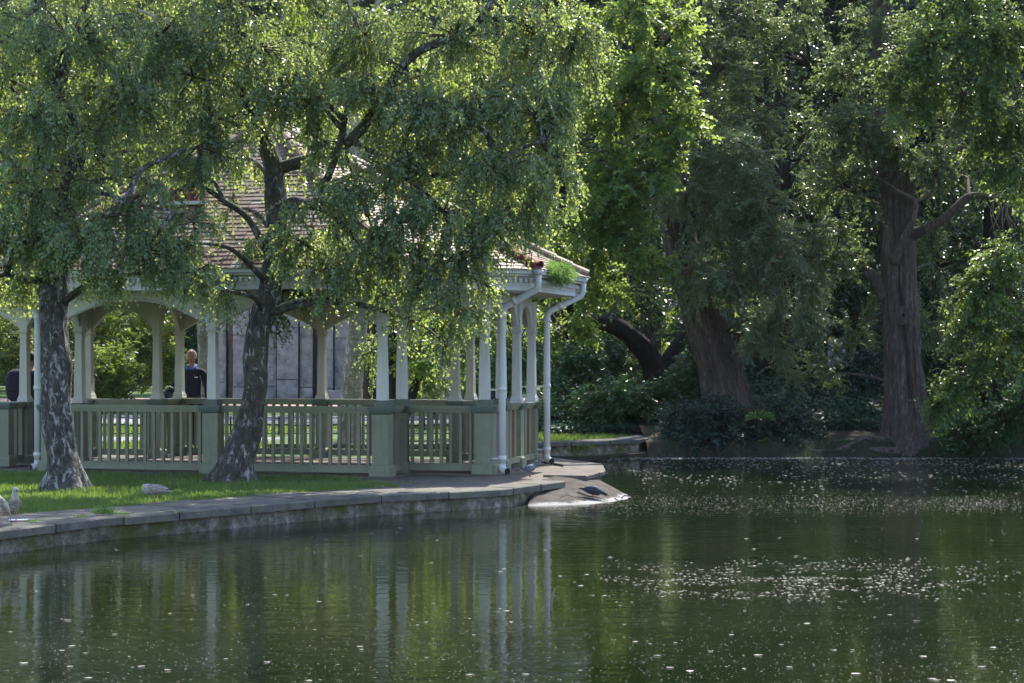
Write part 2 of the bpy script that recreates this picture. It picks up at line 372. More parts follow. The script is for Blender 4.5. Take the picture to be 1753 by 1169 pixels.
# path, grass strips and paving seen through the balustrade
quad_path('garden_path', [(-30,37.6),(-14,37.3),(-6,37.2),(.2,36.6),(.4,39.4),(-6,40.3),(-14,40.7),(-30,41)], -.055, M['tarmac'])
quad_path('park_road', [(-40,47),(-10,47.5),(1.8,47),(2.2,54),(-10,55.5),(-40,56)], -.055, M['tarmac'])
quad_path('red_paving', [(-45,62),(2.6,62),(2.6,78),(-45,78)], -.055, M['red_paving'])
# kerb stones along the near edge, wall under them, flags behind
def along(pts):
    L = [0]
    for a, b in zip(pts, pts[1:]): L.append(L[-1] + (Vector(b) - Vector(a)).length)
    def f(s):
        for i in range(len(pts) - 1):
            if s <= L[i+1] or i == len(pts) - 2:
                t = (s - L[i]) / (L[i+1] - L[i]); a, b = Vector(pts[i]), Vector(pts[i+1]); d = (b - a).normalized()
                return a.lerp(b, t), d
    return f, L[-1]
quay = empty('pond_edge', (-3.38, 20.6, 0)); tag(quay, kind='structure')
QO = Vector((-3.38, 20.6, 0))
def edge_wall(pts, ztop, zbot, th, root, org, name='retaining_wall', mat='pond_wall', inward=.05, seg=.12):
    f, L = along(pts); mb = MB(); n = max(2, int(L / seg)); rows = 7
    for i in range(n + 1):
        p, d = f(L * i / n); nrm = Vector((-d.y, d.x))
        for j in range(rows):
            z = zbot + (ztop - zbot) * j / (rows - 1)
            o = inward + .022 * mnoise.noise(Vector((p.x * 2.5, p.y * 2.5, z * 4))) + .01 * mnoise.noise(Vector((p.x * 11, p.y * 11, z * 12)))
            q = p + nrm * o; mb.v.append((q.x, q.y, z)); mb.c.append(.5)
    mb.f = [(i*rows+j, (i+1)*rows+j, (i+1)*rows+j+1, i*rows+j+1) for i in range(n) for j in range(rows-1)]
    return mb.build(name, M[mat], root, smooth=True, origin=org)
edge_wall(shore, -.075, -.9, .3, quay, QO, inward=.0)
def stones(pts, root, org, name, mat, width, depth, zt, length, inset, jit=.009, start=0, end=None, gap=.02):
    f, L = along(pts); s = start; k = 0; end = end or L
    while s < end - .1:
        l = min(length * rnd.uniform(.75, 1.25), end - s)
        p0, d0 = f(s + gap/2); p1, d1 = f(s + l - gap/2)
        n0 = Vector((-d0.y, d0.x)); n1 = n0 if (s == start) else n0
        mb = MB(); zt2 = zt + rnd.uniform(-jit, jit); nseg = 4; off = rnd.uniform(-.008, .008)
        vs = []
        for i in range(nseg + 1):
            q, d = f(s + gap/2 + (l - gap) * i / nseg); nn = Vector((-d.y, d.x))
            a = q + nn * (inset + off + .006 * mnoise.noise(Vector((q.x * 6, q.y * 6, 1)))); b = q + nn * (inset + width)
            vs += [(a.x, a.y, zt2 - depth), (a.x - nn.x*.004, a.y - nn.y*.004, zt2 - .012), (a.x + nn.x*.012, a.y + nn.y*.012, zt2), (b.x, b.y, zt2), (b.x, b.y, zt2 - depth)]
        fs = [(i*5+j, (i+1)*5+j, (i+1)*5+(j+1) % 5, i*5+(j+1) % 5) for i in range(nseg) for j in range(5)]
        fs += [(4,3,2,1,0), tuple(nseg*5+j for j in range(5))]
        mb.add(vs, fs); mb.build(name, M[mat], root, origin=org); s += l
        k += 1
f_, L_ = along(shore)
stones(shore, quay, QO, 'kerb_stone', 'kerb_stone', .33, .085, 0, .95, -.06, start=L_ - 17)
stones(shore, quay, QO, 'paving_slab', 'flag_stone', .86, .06, -.008, .75, .285, start=L_ - 14.5, end=L_ - 1.9)
# paved strip widens into the pavilion apron on the right
apron = MB(); ap = [(-2.6,21.9),(-1.7,22.9),(-.9,23.5),(-.15,24.05),(.45,25.35),(.7,26.6),(1.0,27.6),(1.02,29.0),(.62,30.4),(-2.2,31.6),(-7.2,33.0),(-9.6,33.4),(-9.6,27.9),(-2.45,25.6),(-1.75,24.55)]
apron.prism(ap, -.3, -.03); ao = apron.build('pavilion_paving', M['concrete']); tag(ao, kind='structure')
# landing corner behind the ramp
LP = [(1.0,26.4),(1.32,27.6),(1.37,29.15),(.62,31.4),(-.25,34.2)]
edge_wall(LP, -.06, -.9, .3, quay, QO, 'landing_wall', inward=.03)
stones(LP, quay, QO, 'landing_slab', 'concrete', .62, .06, .0, .9, -.03, end=6.2)
# far quay with its own coping
quay2 = empty('far_quay', (1.3, 35, 0)); tag(quay2, kind='structure'); QO2 = Vector((1.3, 35, 0))
FQ = [(-3.2,34.1),(-.6,34.3),(1.28,34.95),(2.40,36.15),(2.95,38.0)]
edge_wall(FQ, .02, -.9, .3, quay2, QO2, inward=.03)
stones(FQ, quay2, QO2, 'coping_stone', 'kerb_stone', .55, .075, .09, 1.2, -.05, jit=.004)
poly_sheet('quay_turf', [(-4.5,34.9),(-.7,34.9),(.9,35.45),(1.9,36.5),(2.45,38.3),(2.6,42),(-4.5,42)], .05, M['turf'], depth=.4)
FT = MB(); FT.prism([(p[0] + .12, p[1] - .28) for p in FQ[1:]] + [(p[0], p[1] + .3) for p in FQ[:0:-1]], -.9, -.165)
FT.build('wall_footing', M['bank_soil'], quay2, origin=QO2)
# the concrete ramp that slides into the water
rm = MB(); nu, nv = 26, 18
top_l, top_r = Vector((.30, 25.15, -.004)), Vector((.98, 28.2, -.004))
bot_l, bot_r = Vector((.18, 23.95, -.285)), Vector((1.72, 25.2, -.285))
for j in range(nv + 1):
    v = j / nv; a = top_l.lerp(bot_l, v); b = top_r.lerp(bot_r, v)
    for i in range(nu + 1):
        u = i / nu; p = a.lerp(b, u); bulge = math.sin(math.pi * u)
        p.z += .05 * bulge * math.sin(math.pi * v) + .012 * mnoise.noise(Vector((p.x * 4, p.y * 4, 0)))
        p += Vector((.18, -.25, 0)) * bulge * v
        if i == 0 or i == nu: p.z -= .5 if (i in (0, nu) and False) else 0
        rm.v.append(tuple(p)); rm.c.append(.5)
rm.f = [(j*(nu+1)+i, (j+1)*(nu+1)+i, (j+1)*(nu+1)+i+1, j*(nu+1)+i+1) for j in range(nv) for i in range(nu)]
def skirt(mb, idx, z):
    n0 = len(mb.v)
    for i in idx: mb.v.append((mb.v[i][0], mb.v[i][1], z)); mb.c.append(.5)
    for k in range(len(idx) - 1): mb.f.append((idx[k], n0+k, n0+k+1, idx[k+1]))
skirt(rm, [j*(nu+1) for j in range(nv+1)], -.9); skirt(rm, [j*(nu+1)+nu for j in range(nv+1)][::-1], -.9)
def ramp_mat():
    m, nt, out = newmat('ramp_concrete'); w = world_pos(nt)
    c = ramp(nt, noise_(nt, w, 4, 9, .7), [(.3, (.045,.039,.035)), (.5, (.075,.067,.06)), (.7, (.115,.103,.093))])
    sx = nt.nodes.new('ShaderNodeSeparateXYZ'); g = nt.nodes.new('ShaderNodeNewGeometry'); nt.links.new(g.outputs['Position'], sx.inputs[0])
    ad = nt.nodes.new('ShaderNodeMath'); ad.operation = 'MULTIPLY_ADD'; ad.inputs[1].default_value = .07; nt.links.new(noise_(nt, w, 6, 4), ad.inputs[0]); nt.links.new(sx.outputs[2], ad.inputs[2])
    mr = nt.nodes.new('ShaderNodeMapRange'); mr.inputs[1].default_value = -.215; mr.inputs[2].default_value = -.165; mr.inputs[3].default_value = 0; mr.inputs[4].default_value = 1
    nt.links.new(ad.outputs[0], mr.inputs[0])
    c = mix(nt, ramp(nt, mr.outputs[0], [(0, (1,1,1)), (.55, (1,1,1)), (.75, (.25,.25,.25)), (1, (0,0,0))]), c, (.28,.27,.26))   # guano and salt crust at the waterline
    principled(nt, out, c, .95, .08, bump(nt, noise_(nt, w, 60, 5), .008)); return m
M['ramp_concrete'] = ramp_mat()
ro = rm.build('concrete_ramp', M['ramp_concrete'], smooth=True); tag(ro, kind='structure')
ck = MB()
for pts in ([(1.25,24.85),(1.10,24.95),(.98,24.88),(.86,25.05)], [(1.45,25.25),(1.5,25.6),(1.62,25.7),(1.66,25.55)], [(.62,24.6),(.72,24.85),(.85,24.7),(.95,24.62)], [(1.35,25.1),(1.42,24.9),(1.5,24.78)]):
    q = []
    for x, y in pts:
        best = min(rm.v[:(nu+1)*(nv+1)], key=lambda v: (v[0]-x)**2 + (v[1]-y)**2); q.append((x, y, best[2] + .004))
    ck.tube(q, .008, 4)
c_ = ck.build('crack', M['dark_hole'], ro, origin=ro.location)

# ------------------------------------------------------------------ pavilion (local axes: x along its front to the right, y away from the pond)
PO = Vector((-1.795, 26.5, -.01)); PR = -math.atan2(.26, .966)
pav = empty('pavilion', PO, PR)
tag(pav, 'green and white timber waterside pavilion with red tiled roof', 'pavilion')
def loc2w(x, y, z=0): return Matrix.Translation(PO) @ Matrix.Rotation(PR, 4, 'Z') @ Vector((x, y, z))
D = 4.35; r_ = .85; W = 5.08; wg = 1.23
front = [(0,0),(-2.54,0),(-5.08,0)]
back = [(0,D),(-2.54,D),(-5.08,D)]
sh_block = MB(); sh_block.sq([(.96,.098),(1.035,.098),(1.045,.088),(1.05,.072)])
me_block = sh_block.mesh('neck_block', M['dark_green_paint'])
def shaft_mesh(z0, hw0, white):
    m = MB(); m.sq([(z0,hw0),(1.25,hw0*1.0),(1.55,hw0*.93),(1.955,.054)]); return m.mesh('column', white)
me_sf = shaft_mesh(1.05, .068, M['white_paint']); me_sb = shaft_mesh(1.09, .064, M['cream_paint']); me_sw = shaft_mesh(1.09, .064, M['white_paint'])
def cap_mesh(mat):
    m = MB(); m.sq([(1.952,.063),(1.968,.063),(1.97,.056),(2.0,.056),(2.005,.064),(2.02,.067),(2.035,.078),(2.05,.082),(2.06,.082),(2.062,.066),(2.5,.066)])
    for k in range(6):
        for sx, sy in ((1,0),(-1,0),(0,1),(0,-1)):
            t = (k - 2.5) * .020
            m.box((sx*.067 + (t if sy else 0), sy*.067 + (t if sx else 0), 2.012), (.013,.013,.012))
    return m.mesh('capital', mat)
me_cf = cap_mesh(M['white_paint']); me_cb = cap_mesh(M['cream_paint'])
def base_mesh(mat):
    m = MB(); m.sq([(.962,.092),(.985,.092),(.99,.085),(1.02,.082),(1.06,.067),(1.09,.064)]); return m.mesh('column_base', mat)
me_bb = base_mesh(M['cream_paint']); me_bw = base_mesh(M['white_paint'])
def ped_mesh(h, nm):
    m = MB(); m.sq([(0,h+.035),(.12,h+.035),(.135,h+.028),(.155,h+.006),(.16,h),(.855,h)]); a = m.mesh('pedestal', M[nm])
    m = MB(); m.sq([(.856,h+.004),(.87,h+.012),(.878,h+.028),(.90,h+.032),(.905,h+.045),(.945,h+.052),(.960,h+.050)]); b = m.mesh('pedestal_cap', M['dark_green_paint' if nm == 'green_paint' else nm])
    return a, b
me_p1, me_pc1 = ped_mesh(.115, 'green_paint'); me_p2, me_pc2 = ped_mesh(.085, 'green_paint')
def post(x, y, kind):
    big = kind in ('front', 'corner')
    p = link('pedestal', me_p1 if big else me_p2, pav, (x, y, 0)); link('pedestal_cap', me_pc1 if big else me_pc2, p)
    fr = kind in ('front', 'corner', 'sidefront')
    c = link('column', me_sf if fr else (me_sw if kind == 'side' else me_sb), pav, (x, y, 0))
    link('capital', me_cf if kind != 'back' else me_cb, c)
    if fr: link('neck_block', me_block, c)
    else: link('column_base', me_bw if kind == 'side' else me_bb, c)
for x, y in front: post(x, y, 'front')
post(0, r_, 'sidefront'); post(-W, r_, 'back')
post(wg, r_, 'corner'); post(wg, 1.73, 'sidefront'); post(wg, 2.62, 'side'); post(wg, 3.5, 'side')
post(0, 3.5, 'back'); post(-W, 3.5, 'back')
for x, y in back: post(x, y, 'back')
post(-W - wg, 1.41, 'back'); post(-W - wg, 3.5, 'back'); post(-W - wg - 2.2, 1.41, 'back')
nw = link('newel_post', me_p2, pav, (-W - wg, .85, 0)); link('newel_cap', me_pc2, nw)
m = MB(); m.box((0,0,.505), (.042,.042,.735)); me_bal = m.mesh('baluster', M['green_paint'])
def balustrade(p0, p1, h0=.135, h1=.135, step=.141):
    a, b = Vector(p0), Vector(p1); d = (b - a); L = d.length; d.normalize(); ang = math.atan2(d.y, d.x)
    a2 = a + d * h0; b2 = b - d * h1; l = (b2 - a2).length; mid = (a2 + b2) / 2
    m = MB(); m.box((mid.x, mid.y, .088), (l, .075, .095), ang); m.box((mid.x, mid.y, .139), (l, .10, .012), ang)
    br = m.build('balustrade', M['green_paint'], pav)
    m = MB()
    for z, h, w in ((.882,.03,.09), (.907,.02,.12), (.931,.028,.15), (.953,.016,.17)): m.box((mid.x, mid.y, z), (l, w, h), ang)
    m.build('top_rail', M['green_paint'], br)
    n = max(1, int(round(l / step)) - 0); 
    for k in range(n):
        q = a2 + d * (l * (k + .5) / n)
        link('baluster', me_bal, br, (q.x, q.y, 0), (0, 0, ang + rnd.uniform(-.04, .04)))
def boarded(p0, p1, h0, h1, brown=True):
    a, b = Vector(p0), Vector(p1); d = (b - a); d.normalize(); ang = math.atan2(d.y, d.x)
    a2 = a + d * h0; b2 = b - d * h1; l = (b2 - a2).length; mid = (a2 + b2) / 2
    m = MB(); m.box((mid.x, mid.y, .115), (l, .16, .07), ang); m.box((mid.x, mid.y, .158), (l, .18, .018), ang)
    br = m.build('side_panel', M['green_paint'], pav)
    m = MB()
    for z, h, w in ((.882,.03,.12), (.907,.02,.16), (.931,.028,.20), (.953,.016,.23)): m.box((mid.x, mid.y, z), (l, w, h), ang)
    m.build('top_rail', M['green_paint'], br)
    n = 5
    for k in range(n):
        q = a2 + d * (l * (k + .5) / n)
        mm = MB(); mm.box((q.x, q.y, .518), (l / n - .006, .03 if k % 2 else .045, .70), ang)
        mm.build('board', M['brown_wood'] if (k == 3 and brown) else M['dark_green_paint' if k % 2 else 'green_paint'], br)
balustrade(front[1], front[0]); balustrade(front[2], front[1])
balustrade((0,0), (0,r_), .135, .085); balustrade((0,r_), (wg,r_), .085, .135)
balustrade((-W,0), (-W,r_), .135, .085)
boarded((wg,r_), (wg,1.73), .135, .085, False); boarded((wg,1.73), (wg,2.62), .085, .085); boarded((wg,2.62), (wg,3.5), .085, .085)
balustrade((wg,3.5), (0,3.5), .085, .085); balustrade((0,3.5), (0,D), .085, .085)
balustrade((0,D), (-2.54,D), .085, .085); balustrade((-2.54,D), (-W,D), .085, .085); balustrade((-W,3.5), (-W,D), .085, .085)
balustrade((-W-wg,1.84), (-W-wg,.85), .02, .085); balustrade((-W,3.5), (-W-wg,3.5), .085, .085)
balustrade((-W-wg,1.41), (-W-wg-2.2,1.41), .085, .085)
# arches
def arch(p0, p1, mat, zs=2.085, zc=2.46, zt=2.60, pw=2.0, th=.05):
    a, b = Vector(p0), Vector(p1); d = (b - a); L = d.length; d.normalize(); n_ = Vector((-d.y, d.x)) * th / 2
    a = a + d * .065; b = b - d * .065; L = (b - a).length; n = 18; vs = []
    for i in range(n + 1):
        t = i / n; q = a + d * (L * t); z = zc - (zc - zs) * abs(2*t - 1) ** pw
        for s in (1, -1): vs += [(q.x + n_.x*s, q.y + n_.y*s, z), (q.x + n_.x*s, q.y + n_.y*s, zt)]
    fs = []
    for i in range(n):
        k = i * 4; fs += [(k, k+4, k+5, k+1), (k+2, k+3, k+7, k+6), (k, k+2, k+6, k+4)]
    fs += [(0,1,3,2), (n*4, n*4+2, n*4+3, n*4+1)]
    m = MB(); m.add(vs, fs)
    o = m.build('arch', M[mat], pav)
    m = MB(); n2 = Vector((-d.y, d.x))          # raised bead round the arch edge, both faces
    for s in (1, -1):
        m.tube([(*(a + d * (L * i / n) + n2 * s * (th/2 + .004)), zc - (zc - zs) * abs(2*i/n - 1) ** pw + .02) for i in range(n + 1)], .012, 5)
    m.build('arch_bead', M[mat], o)
for a, b, mt, zc, pw in ((front[1],front[0],'white_paint',2.46,2.0), (front[2],front[1],'white_paint',2.46,2.0), ((0,0),(0,r_),'white_paint',2.42,2.4), ((-W,0),(-W,r_),'cream_paint',2.42,2.4),
    ((0,r_),(wg,r_),'white_paint',2.44,2.0), ((wg,r_),(wg,1.73),'white_paint',2.42,2.4), ((wg,1.73),(wg,2.62),'white_paint',2.42,2.4), ((wg,2.62),(wg,3.5),'white_paint',2.42,2.4),
    ((wg,3.5),(0,3.5),'cream_paint',2.44,2.0), ((0,3.5),(0,D),'cream_paint',2.42,2.4), ((0,D),(-2.54,D),'cream_paint',2.46,2.0), ((-2.54,D),(-W,D),'cream_paint',2.46,2.0),
    ((-W,3.5),(-W,D),'cream_paint',2.42,2.4), ((-W,3.5),(-W-wg,3.5),'cream_paint',2.44,2.0), ((-W-wg,1.41),(-W-wg,3.5),'cream_paint',2.46,2.0), ((-W,r_),(-W-wg,1.41),'cream_paint',2.44,2.0), ((-W-wg,1.41),(-W-wg-2.2,1.41),'cream_paint',2.46,2.0)):
    arch(a, b, mt, zc=zc, pw=pw)
# eaves, ceiling, cornice
E = [(-5.6,-.8),(.5,-.8),(2.05,.85),(2.05,3.9),(.5,5.15),(-5.6,5.15),(-7.3,3.9),(-7.3,.85)]
def inset_poly(P, d):
    n = len(P); out = []
    for i in range(n):
        p0, p1, p2 = Vector(P[i-1]), Vector(P[i]), Vector(P[(i+1) % n])
        d1 = (p1 - p0).normalized(); d2 = (p2 - p1).normalized(); n1 = Vector((-d1.y, d1.x)); n2 = Vector((-d2.y, d2.x))
        bis = (n1 + n2).normalized(); out.append(tuple(p1 + bis * (d / max(.3, bis.dot(n1)))))
    return out
m = MB(); m.prism(inset_poly(E, .26), 2.60, 2.628); m.build('ceiling', M['white_paint'], pav)
m = MB(); m.ring(inset_poly(E, .16), inset_poly(E, .30), 2.585, 2.655); m.ring(inset_poly(E, .15), inset_poly(E, .30), 2.657, 2.78)
m.ring(inset_poly(E, .07), inset_poly(E, .2), 2.782, 2.815); cn = m.build('cornice', M['white_paint'], pav)
m = MB(); P = inset_poly(E, .13)
for i in range(len(P)):
    a, b = Vector(P[i]), Vector(P[(i+1) % len(P)]); L = (b - a).length; n = int(L / .085)
    if i in (3, 4, 5): continue
    for k in range(n):
        q = a.lerp(b, (k + .5) / n); m.box((q.x, q.y, 2.725), (.05, .05, .055), math.atan2((b-a).y, (b-a).x))
o = m.build('dentil_course', M['white_paint'], cn); o['kind'] = 'stuff'
m = MB(); m.ring(E, inset_poly(E, .035), 2.86, 2.89); m.ring(inset_poly(E, .02), inset_poly(E, .12), 2.816, 2.859)
m.build('gutter', M['white_paint'], pav)
# roof
AP = Vector((-2.54, 2.17, 5.22)); EZ = 2.87
Er = inset_poly(E, .03)
m = MB(); n = len(Er)
m.add([(p[0], p[1], EZ - .02) for p in Er] + [(AP.x, AP.y, AP.z - .04)], [(i, (i+1) % n, n) for i in range(n)])
roof = m.build('roof', M['red_tile'], pav)
tm = MB(); tm.box((0, 0, 0), (.158, .155, .014)); me_tile = tm.mesh('tile', M['tile'])
tiles = []
for i in range(n):
    P0 = Vector((*Er[i], EZ)); P1 = Vector((*Er[(i+1) % n], EZ)); e = (P1 - P0).normalized()
    s0 = (AP - P0).dot(e); foot = P0 + e * s0; up = (AP - foot); SL = up.length; up.normalize(); nr = e.cross(up).normalized()
    if nr.z < 0: nr = -nr
    L = (P1 - P0).length; g = .098; k = 0; dd = -.03
    while dd < SL - .1:
        t = max(0, dd + .06) / SL; x0 = s0 * t; x1 = L - (L - s0) * t; x = x0 + (.08 if k % 2 else 0)
        while x < x1 - .03:
            c = P0 + e * (x + .08) + up * (dd + .075) + nr * (.018 + rnd.uniform(0, .007))
            slip = rnd.uniform(-.006, .006)
            rot = Matrix((e, up, nr)).transposed() @ Matrix.Rotation(-.10 + rnd.uniform(-.03, .02), 3, 'X') @ Matrix.Rotation(rnd.uniform(-.03, .03), 3, 'Z')
            tiles.append((i, c + up * slip, rot)); x += .165
        dd += g; k += 1
def vis_score(t):
    p = loc2w(*t[1]); px = CX + F * p.x / p.y; py = HY - F * (p.z - CAMZ) / p.y
    if t[0] in (3, 4, 5, 6): return 1e6
    return min(math.hypot(px - 400, (py - 350) * 1.3), math.hypot(px - 920, py - 440) * .8, math.hypot(px - 250, (py - 400) * 1.5) + 30)
tiles.sort(key=vis_score)
for t in tiles[:299]:
    o = link('tile', me_tile, roof); o.matrix_local = Matrix.Translation(t[1]) @ t[2].to_4x4()
m = MB()
for t in tiles[299:]:
    m.cur = rnd.random(); m.box(t[1], (.158,.155,.014), tilt=t[2])
o = m.build('tile_courses', M['tile'], roof); o['kind'] = 'stuff'
# half-round hip tiles
def hip_tile_mesh(mat):
    m = MB(); n_ = 9; vs = []
    for j, (y, rr) in enumerate(((0, .115), (.33, .095))):
        for k in range(n_):
            a = math.pi * (k / (n_-1)); vs.append((math.cos(a)*rr*1.15, y, math.sin(a)*rr))
        for k in range(n_):
            a = math.pi * (k / (n_-1)); vs.append((math.cos(a)*(rr-.018)*1.15, y, math.sin(a)*(rr-.018)))
    fs = []
    for k in range(n_-1):
        fs += [(k, k+1, 2*n_+k+1, 2*n_+k), (n_+k+1, n_+k, 3*n_+k, 3*n_+k+1), (k+1, k, n_+k, n_+k+1), (2*n_+k, 2*n_+k+1, 3*n_+k+1, 3*n_+k)]
    m.add(vs, fs); return m.mesh('hip_tile', mat, smooth=False)
me_hip = hip_tile_mesh(M['tile']); me_hipr = hip_tile_mesh(M['red_tile'])
for i in range(n):
    P0 = Vector((*Er[i], EZ + .01)); d = (AP - P0); L = d.length; d.normalize(); side = d.cross(Vector((0,0,1))).normalized(); upn = side.cross(d)
    k = 0; s = .02
    while s < L - .1:
        o = link('hip_tile', me_hipr if (i in (1, 2) and k < 2) else me_hip, roof)
        if i == 2 and k < 2: o['label'] = 'dark red end tile of the hip'
        o.matrix_local = Matrix.Translation(P0 + d * s + upn * (.01 + rnd.uniform(0,.008))) @ Matrix((side, d, upn)).transposed().to_4x4()
        s += .285; k += 1
m = MB(); m.ell((AP.x, AP.y, AP.z + .03), (.2,.2,.12)); m.tube([(AP.x,AP.y,AP.z), (AP.x,AP.y,AP.z+.32)], [.05,.02], 8); m.ell((AP.x,AP.y,AP.z+.36), (.06,.06,.07)); m.build('finial', M['red_tile'], roof, smooth=True)
# little red half-round vent in the front slope
P0 = Vector((*Er[0], EZ)); P1 = Vector((*Er[1], EZ)); e = Vector((1,0,0)); footy = Er[0][1]
upf = (AP - Vector((AP.x, footy, EZ))).normalized(); vx = -3.18; sl = 1.62
base = Vector((vx, footy, EZ)) + upf * sl
m = MB(); vs = []; nn = 16; vy = -.06
for k in range(nn + 1):
    a = math.pi * k / nn; x = base.x + .27 * math.cos(a); z = base.z + .03 + .34 * math.sin(a) ** .8
    vs += [(x, base.y + vy, z), (x, base.y + .5, z)]
m.add(vs + [(base.x, base.y + vy, base.z + .03)], [(2*k, 2*k+1, 2*k+3, 2*k+2) for k in range(nn)] + [(2*nn+2, 2*k+2, 2*k) for k in range(nn)])
vent = m.build('roof_vent', M['red_tile'], roof)
m = MB(); m.box((base.x, base.y + vy - .04, base.z + .0), (.74, .16, .05)); m.build('vent_sill', M['white_paint'], vent)
m = MB()
for k, (dx, dz) in enumerate(((-.14,.07),(.0,.07),(.14,.07),(-.07,.17),(.07,.17))): m.tube([(base.x+dx, base.y+vy-.004, base.z+.03+dz), (base.x+dx, base.y+vy-.003, base.z+.03+dz)], .022, 10)
m.build('vent_hole', M['dark_hole'], vent)
# downpipes
def downpipe(px_, py_, ox, oy, bracket, elbow, zb=.02):
    m = MB()
    pts = [(ox, oy, 2.84), (ox, oy, 2.66), (ox - (ox-px_)*.04, oy - (oy-py_)*.04, 2.60), (px_ + (ox-px_)*.08, py_ + (oy-py_)*.08, 2.36), (px_, py_, 2.28), (px_, py_, 1.4), (px_, py_, .12)]
    m.tube(pts, [.05,.05,.05,.05,.05,.052,.052], 12)
    p = m.build('downpipe', M['pipe'], pav, smooth=True)
    m = MB()
    for z in (2.2, 1.17, .2): m.tube([(px_,py_,z), (px_,py_,z+.06)], .062, 12)
    m.tube([(ox,oy,2.80),(ox,oy,2.87)], [.06,.085], 12); m.tube([(px_+(ox-px_)*.3, py_+(oy-py_)*.3, 2.425),(px_+(ox-px_)*.4, py_+(oy-py_)*.4, 2.455)], .06, 10)
    m.build('pipe_collar', M['pipe'], p, smooth=True)
    m = MB(); m.tube([(px_,py_,.15), (px_,py_,.09), (px_+elbow[0]*.35, py_+elbow[1]*.35, .055), (px_+elbow[0], py_+elbow[1], .045)], [.055,.055,.053,.053], 12, cap=False); m.build('pipe_shoe', M['pipe'], p, smooth=True)
    m = MB(); m.tube([(px_+elbow[0]*.96, py_+elbow[1]*.96, .046), (px_+elbow[0]*.98, py_+elbow[1]*.98, .046)], .047, 12); m.build('pipe_mouth', M['dark_hole'], p)
    for z in (1.19, .22, 2.22):
        m = MB(); m.box(((px_+bracket[0])/2, (py_+bracket[1])/2, z), (abs(px_-bracket[0])+.02, abs(py_-bracket[1])+.02, .022)); m.build('pipe_bracket', M['pipe'], p)
downpipe(1.50, .80, 2.02, .80, (1.33, .82), (.10,-.08))
downpipe(1.47, 3.52, 1.99, 3.75, (1.30, 3.52), (.10,-.08))
downpipe(-5.28, -.05, -5.30, -.72, (-5.2, -.04), (-.06,-.10))
# stone step under the front
m = MB(); m.prism([(-5.3,-.14),(.16,-.14),(.16,.8),(1.4,.72),(1.4,3.66),(.16,3.66),(.16,4.5),(-5.3,4.5)], -.3, .0); m.build('floor_slab', M['pavilion_floor'], pav)

# ------------------------------------------------------------------ foliage machinery
def tri_mesh(name, V, Fc, val, mat):
    me = bpy.data.meshes.new(name); nv, nf = len(V), len(Fc)
    me.vertices.add(nv); me.vertices.foreach_set('co', np.ascontiguousarray(V, dtype=np.float32).ravel())
    k = Fc.shape[1]
    me.loops.add(nf * k); me.loops.foreach_set('vertex_index', np.ascontiguousarray(Fc, dtype=np.int32).ravel())
    me.polygons.add(nf); me.polygons.foreach_set('loop_start', np.arange(0, nf*k, k, dtype=np.int32))
    a = me.attributes.new('v', 'FLOAT', 'POINT'); a.data.foreach_set('value', np.ascontiguousarray(val, dtype=np.float32))
    me.materials.append(mat); me.update(calc_edges=True); return me
def norm(a): return a / (np.linalg.norm(a, axis=1, keepdims=True) + 1e-9)
class Leaves:
    def __init__(s): s.P = []; s.D = []; s.N = []; s.L = []; s.W = []; s.val = []
    def add(s, P, D, Nn, L, W, val): s.P.append(P); s.D.append(D); s.N.append(Nn); s.L.append(L); s.W.append(W); s.val.append(val)
    def count(s): return sum(len(p) for p in s.P)
    def mesh(s, name, mat, origin, fold=.18):
        P = np.concatenate(s.P) - np.array(origin); D = norm(np.concatenate(s.D)); Nn = np.concatenate(s.N)
        L = np.concatenate(s.L)[:, None]; W = np.concatenate(s.W)[:, None]; v = np.concatenate(s.val)
        B = norm(np.cross(D, Nn)); Nn = np.cross(B, D)
        n = len(P); V = np.empty((n, 4, 3))
        V[:, 0] = P; V[:, 1] = P + D*L*.42 + B*W*.5 + Nn*W*fold; V[:, 2] = P + D*L - Nn*L*.12; V[:, 3] = P + D*L*.42 - B*W*.5 + Nn*W*fold
        i = np.arange(n)[:, None] * 4
        Fc = np.concatenate([i + np.array([[0,1,2]]), i + np.array([[0,2,3]])])
        return tri_mesh(name, V.reshape(-1, 3), Fc, np.repeat(v, 4), mat)
def strips(segA, segB, ra, rb, origin, mat, name='twigs'):     # three-sided tapered twigs
    A = np.array(segA) - np.array(origin); B = np.array(segB) - np.array(origin); d = norm(B - A)
    ref = np.where(np.abs(d[:, 2:3]) > .9, np.array([[1., 0, 0]]), np.array([[0, 0, 1.]]))
    u = norm(np.cross(d, ref)); w = np.cross(d, u); n = len(A); V = np.empty((n, 6, 3))
    for k in range(3):
        q = 2*math.pi*k/3; o = u*math.cos(q) + w*math.sin(q)
        V[:, k] = A + o*np.array(ra)[:, None]; V[:, 3+k] = B + o*np.array(rb)[:, None]
    i = np.arange(n)[:, None] * 6
    Fc = np.concatenate([i + np.array([[k, (k+1) % 3, 3+(k+1) % 3, 3+k]]) for k in range(3)])
    return tri_mesh(name, V.reshape(-1, 3), Fc, np.full(n*6, .5), mat)
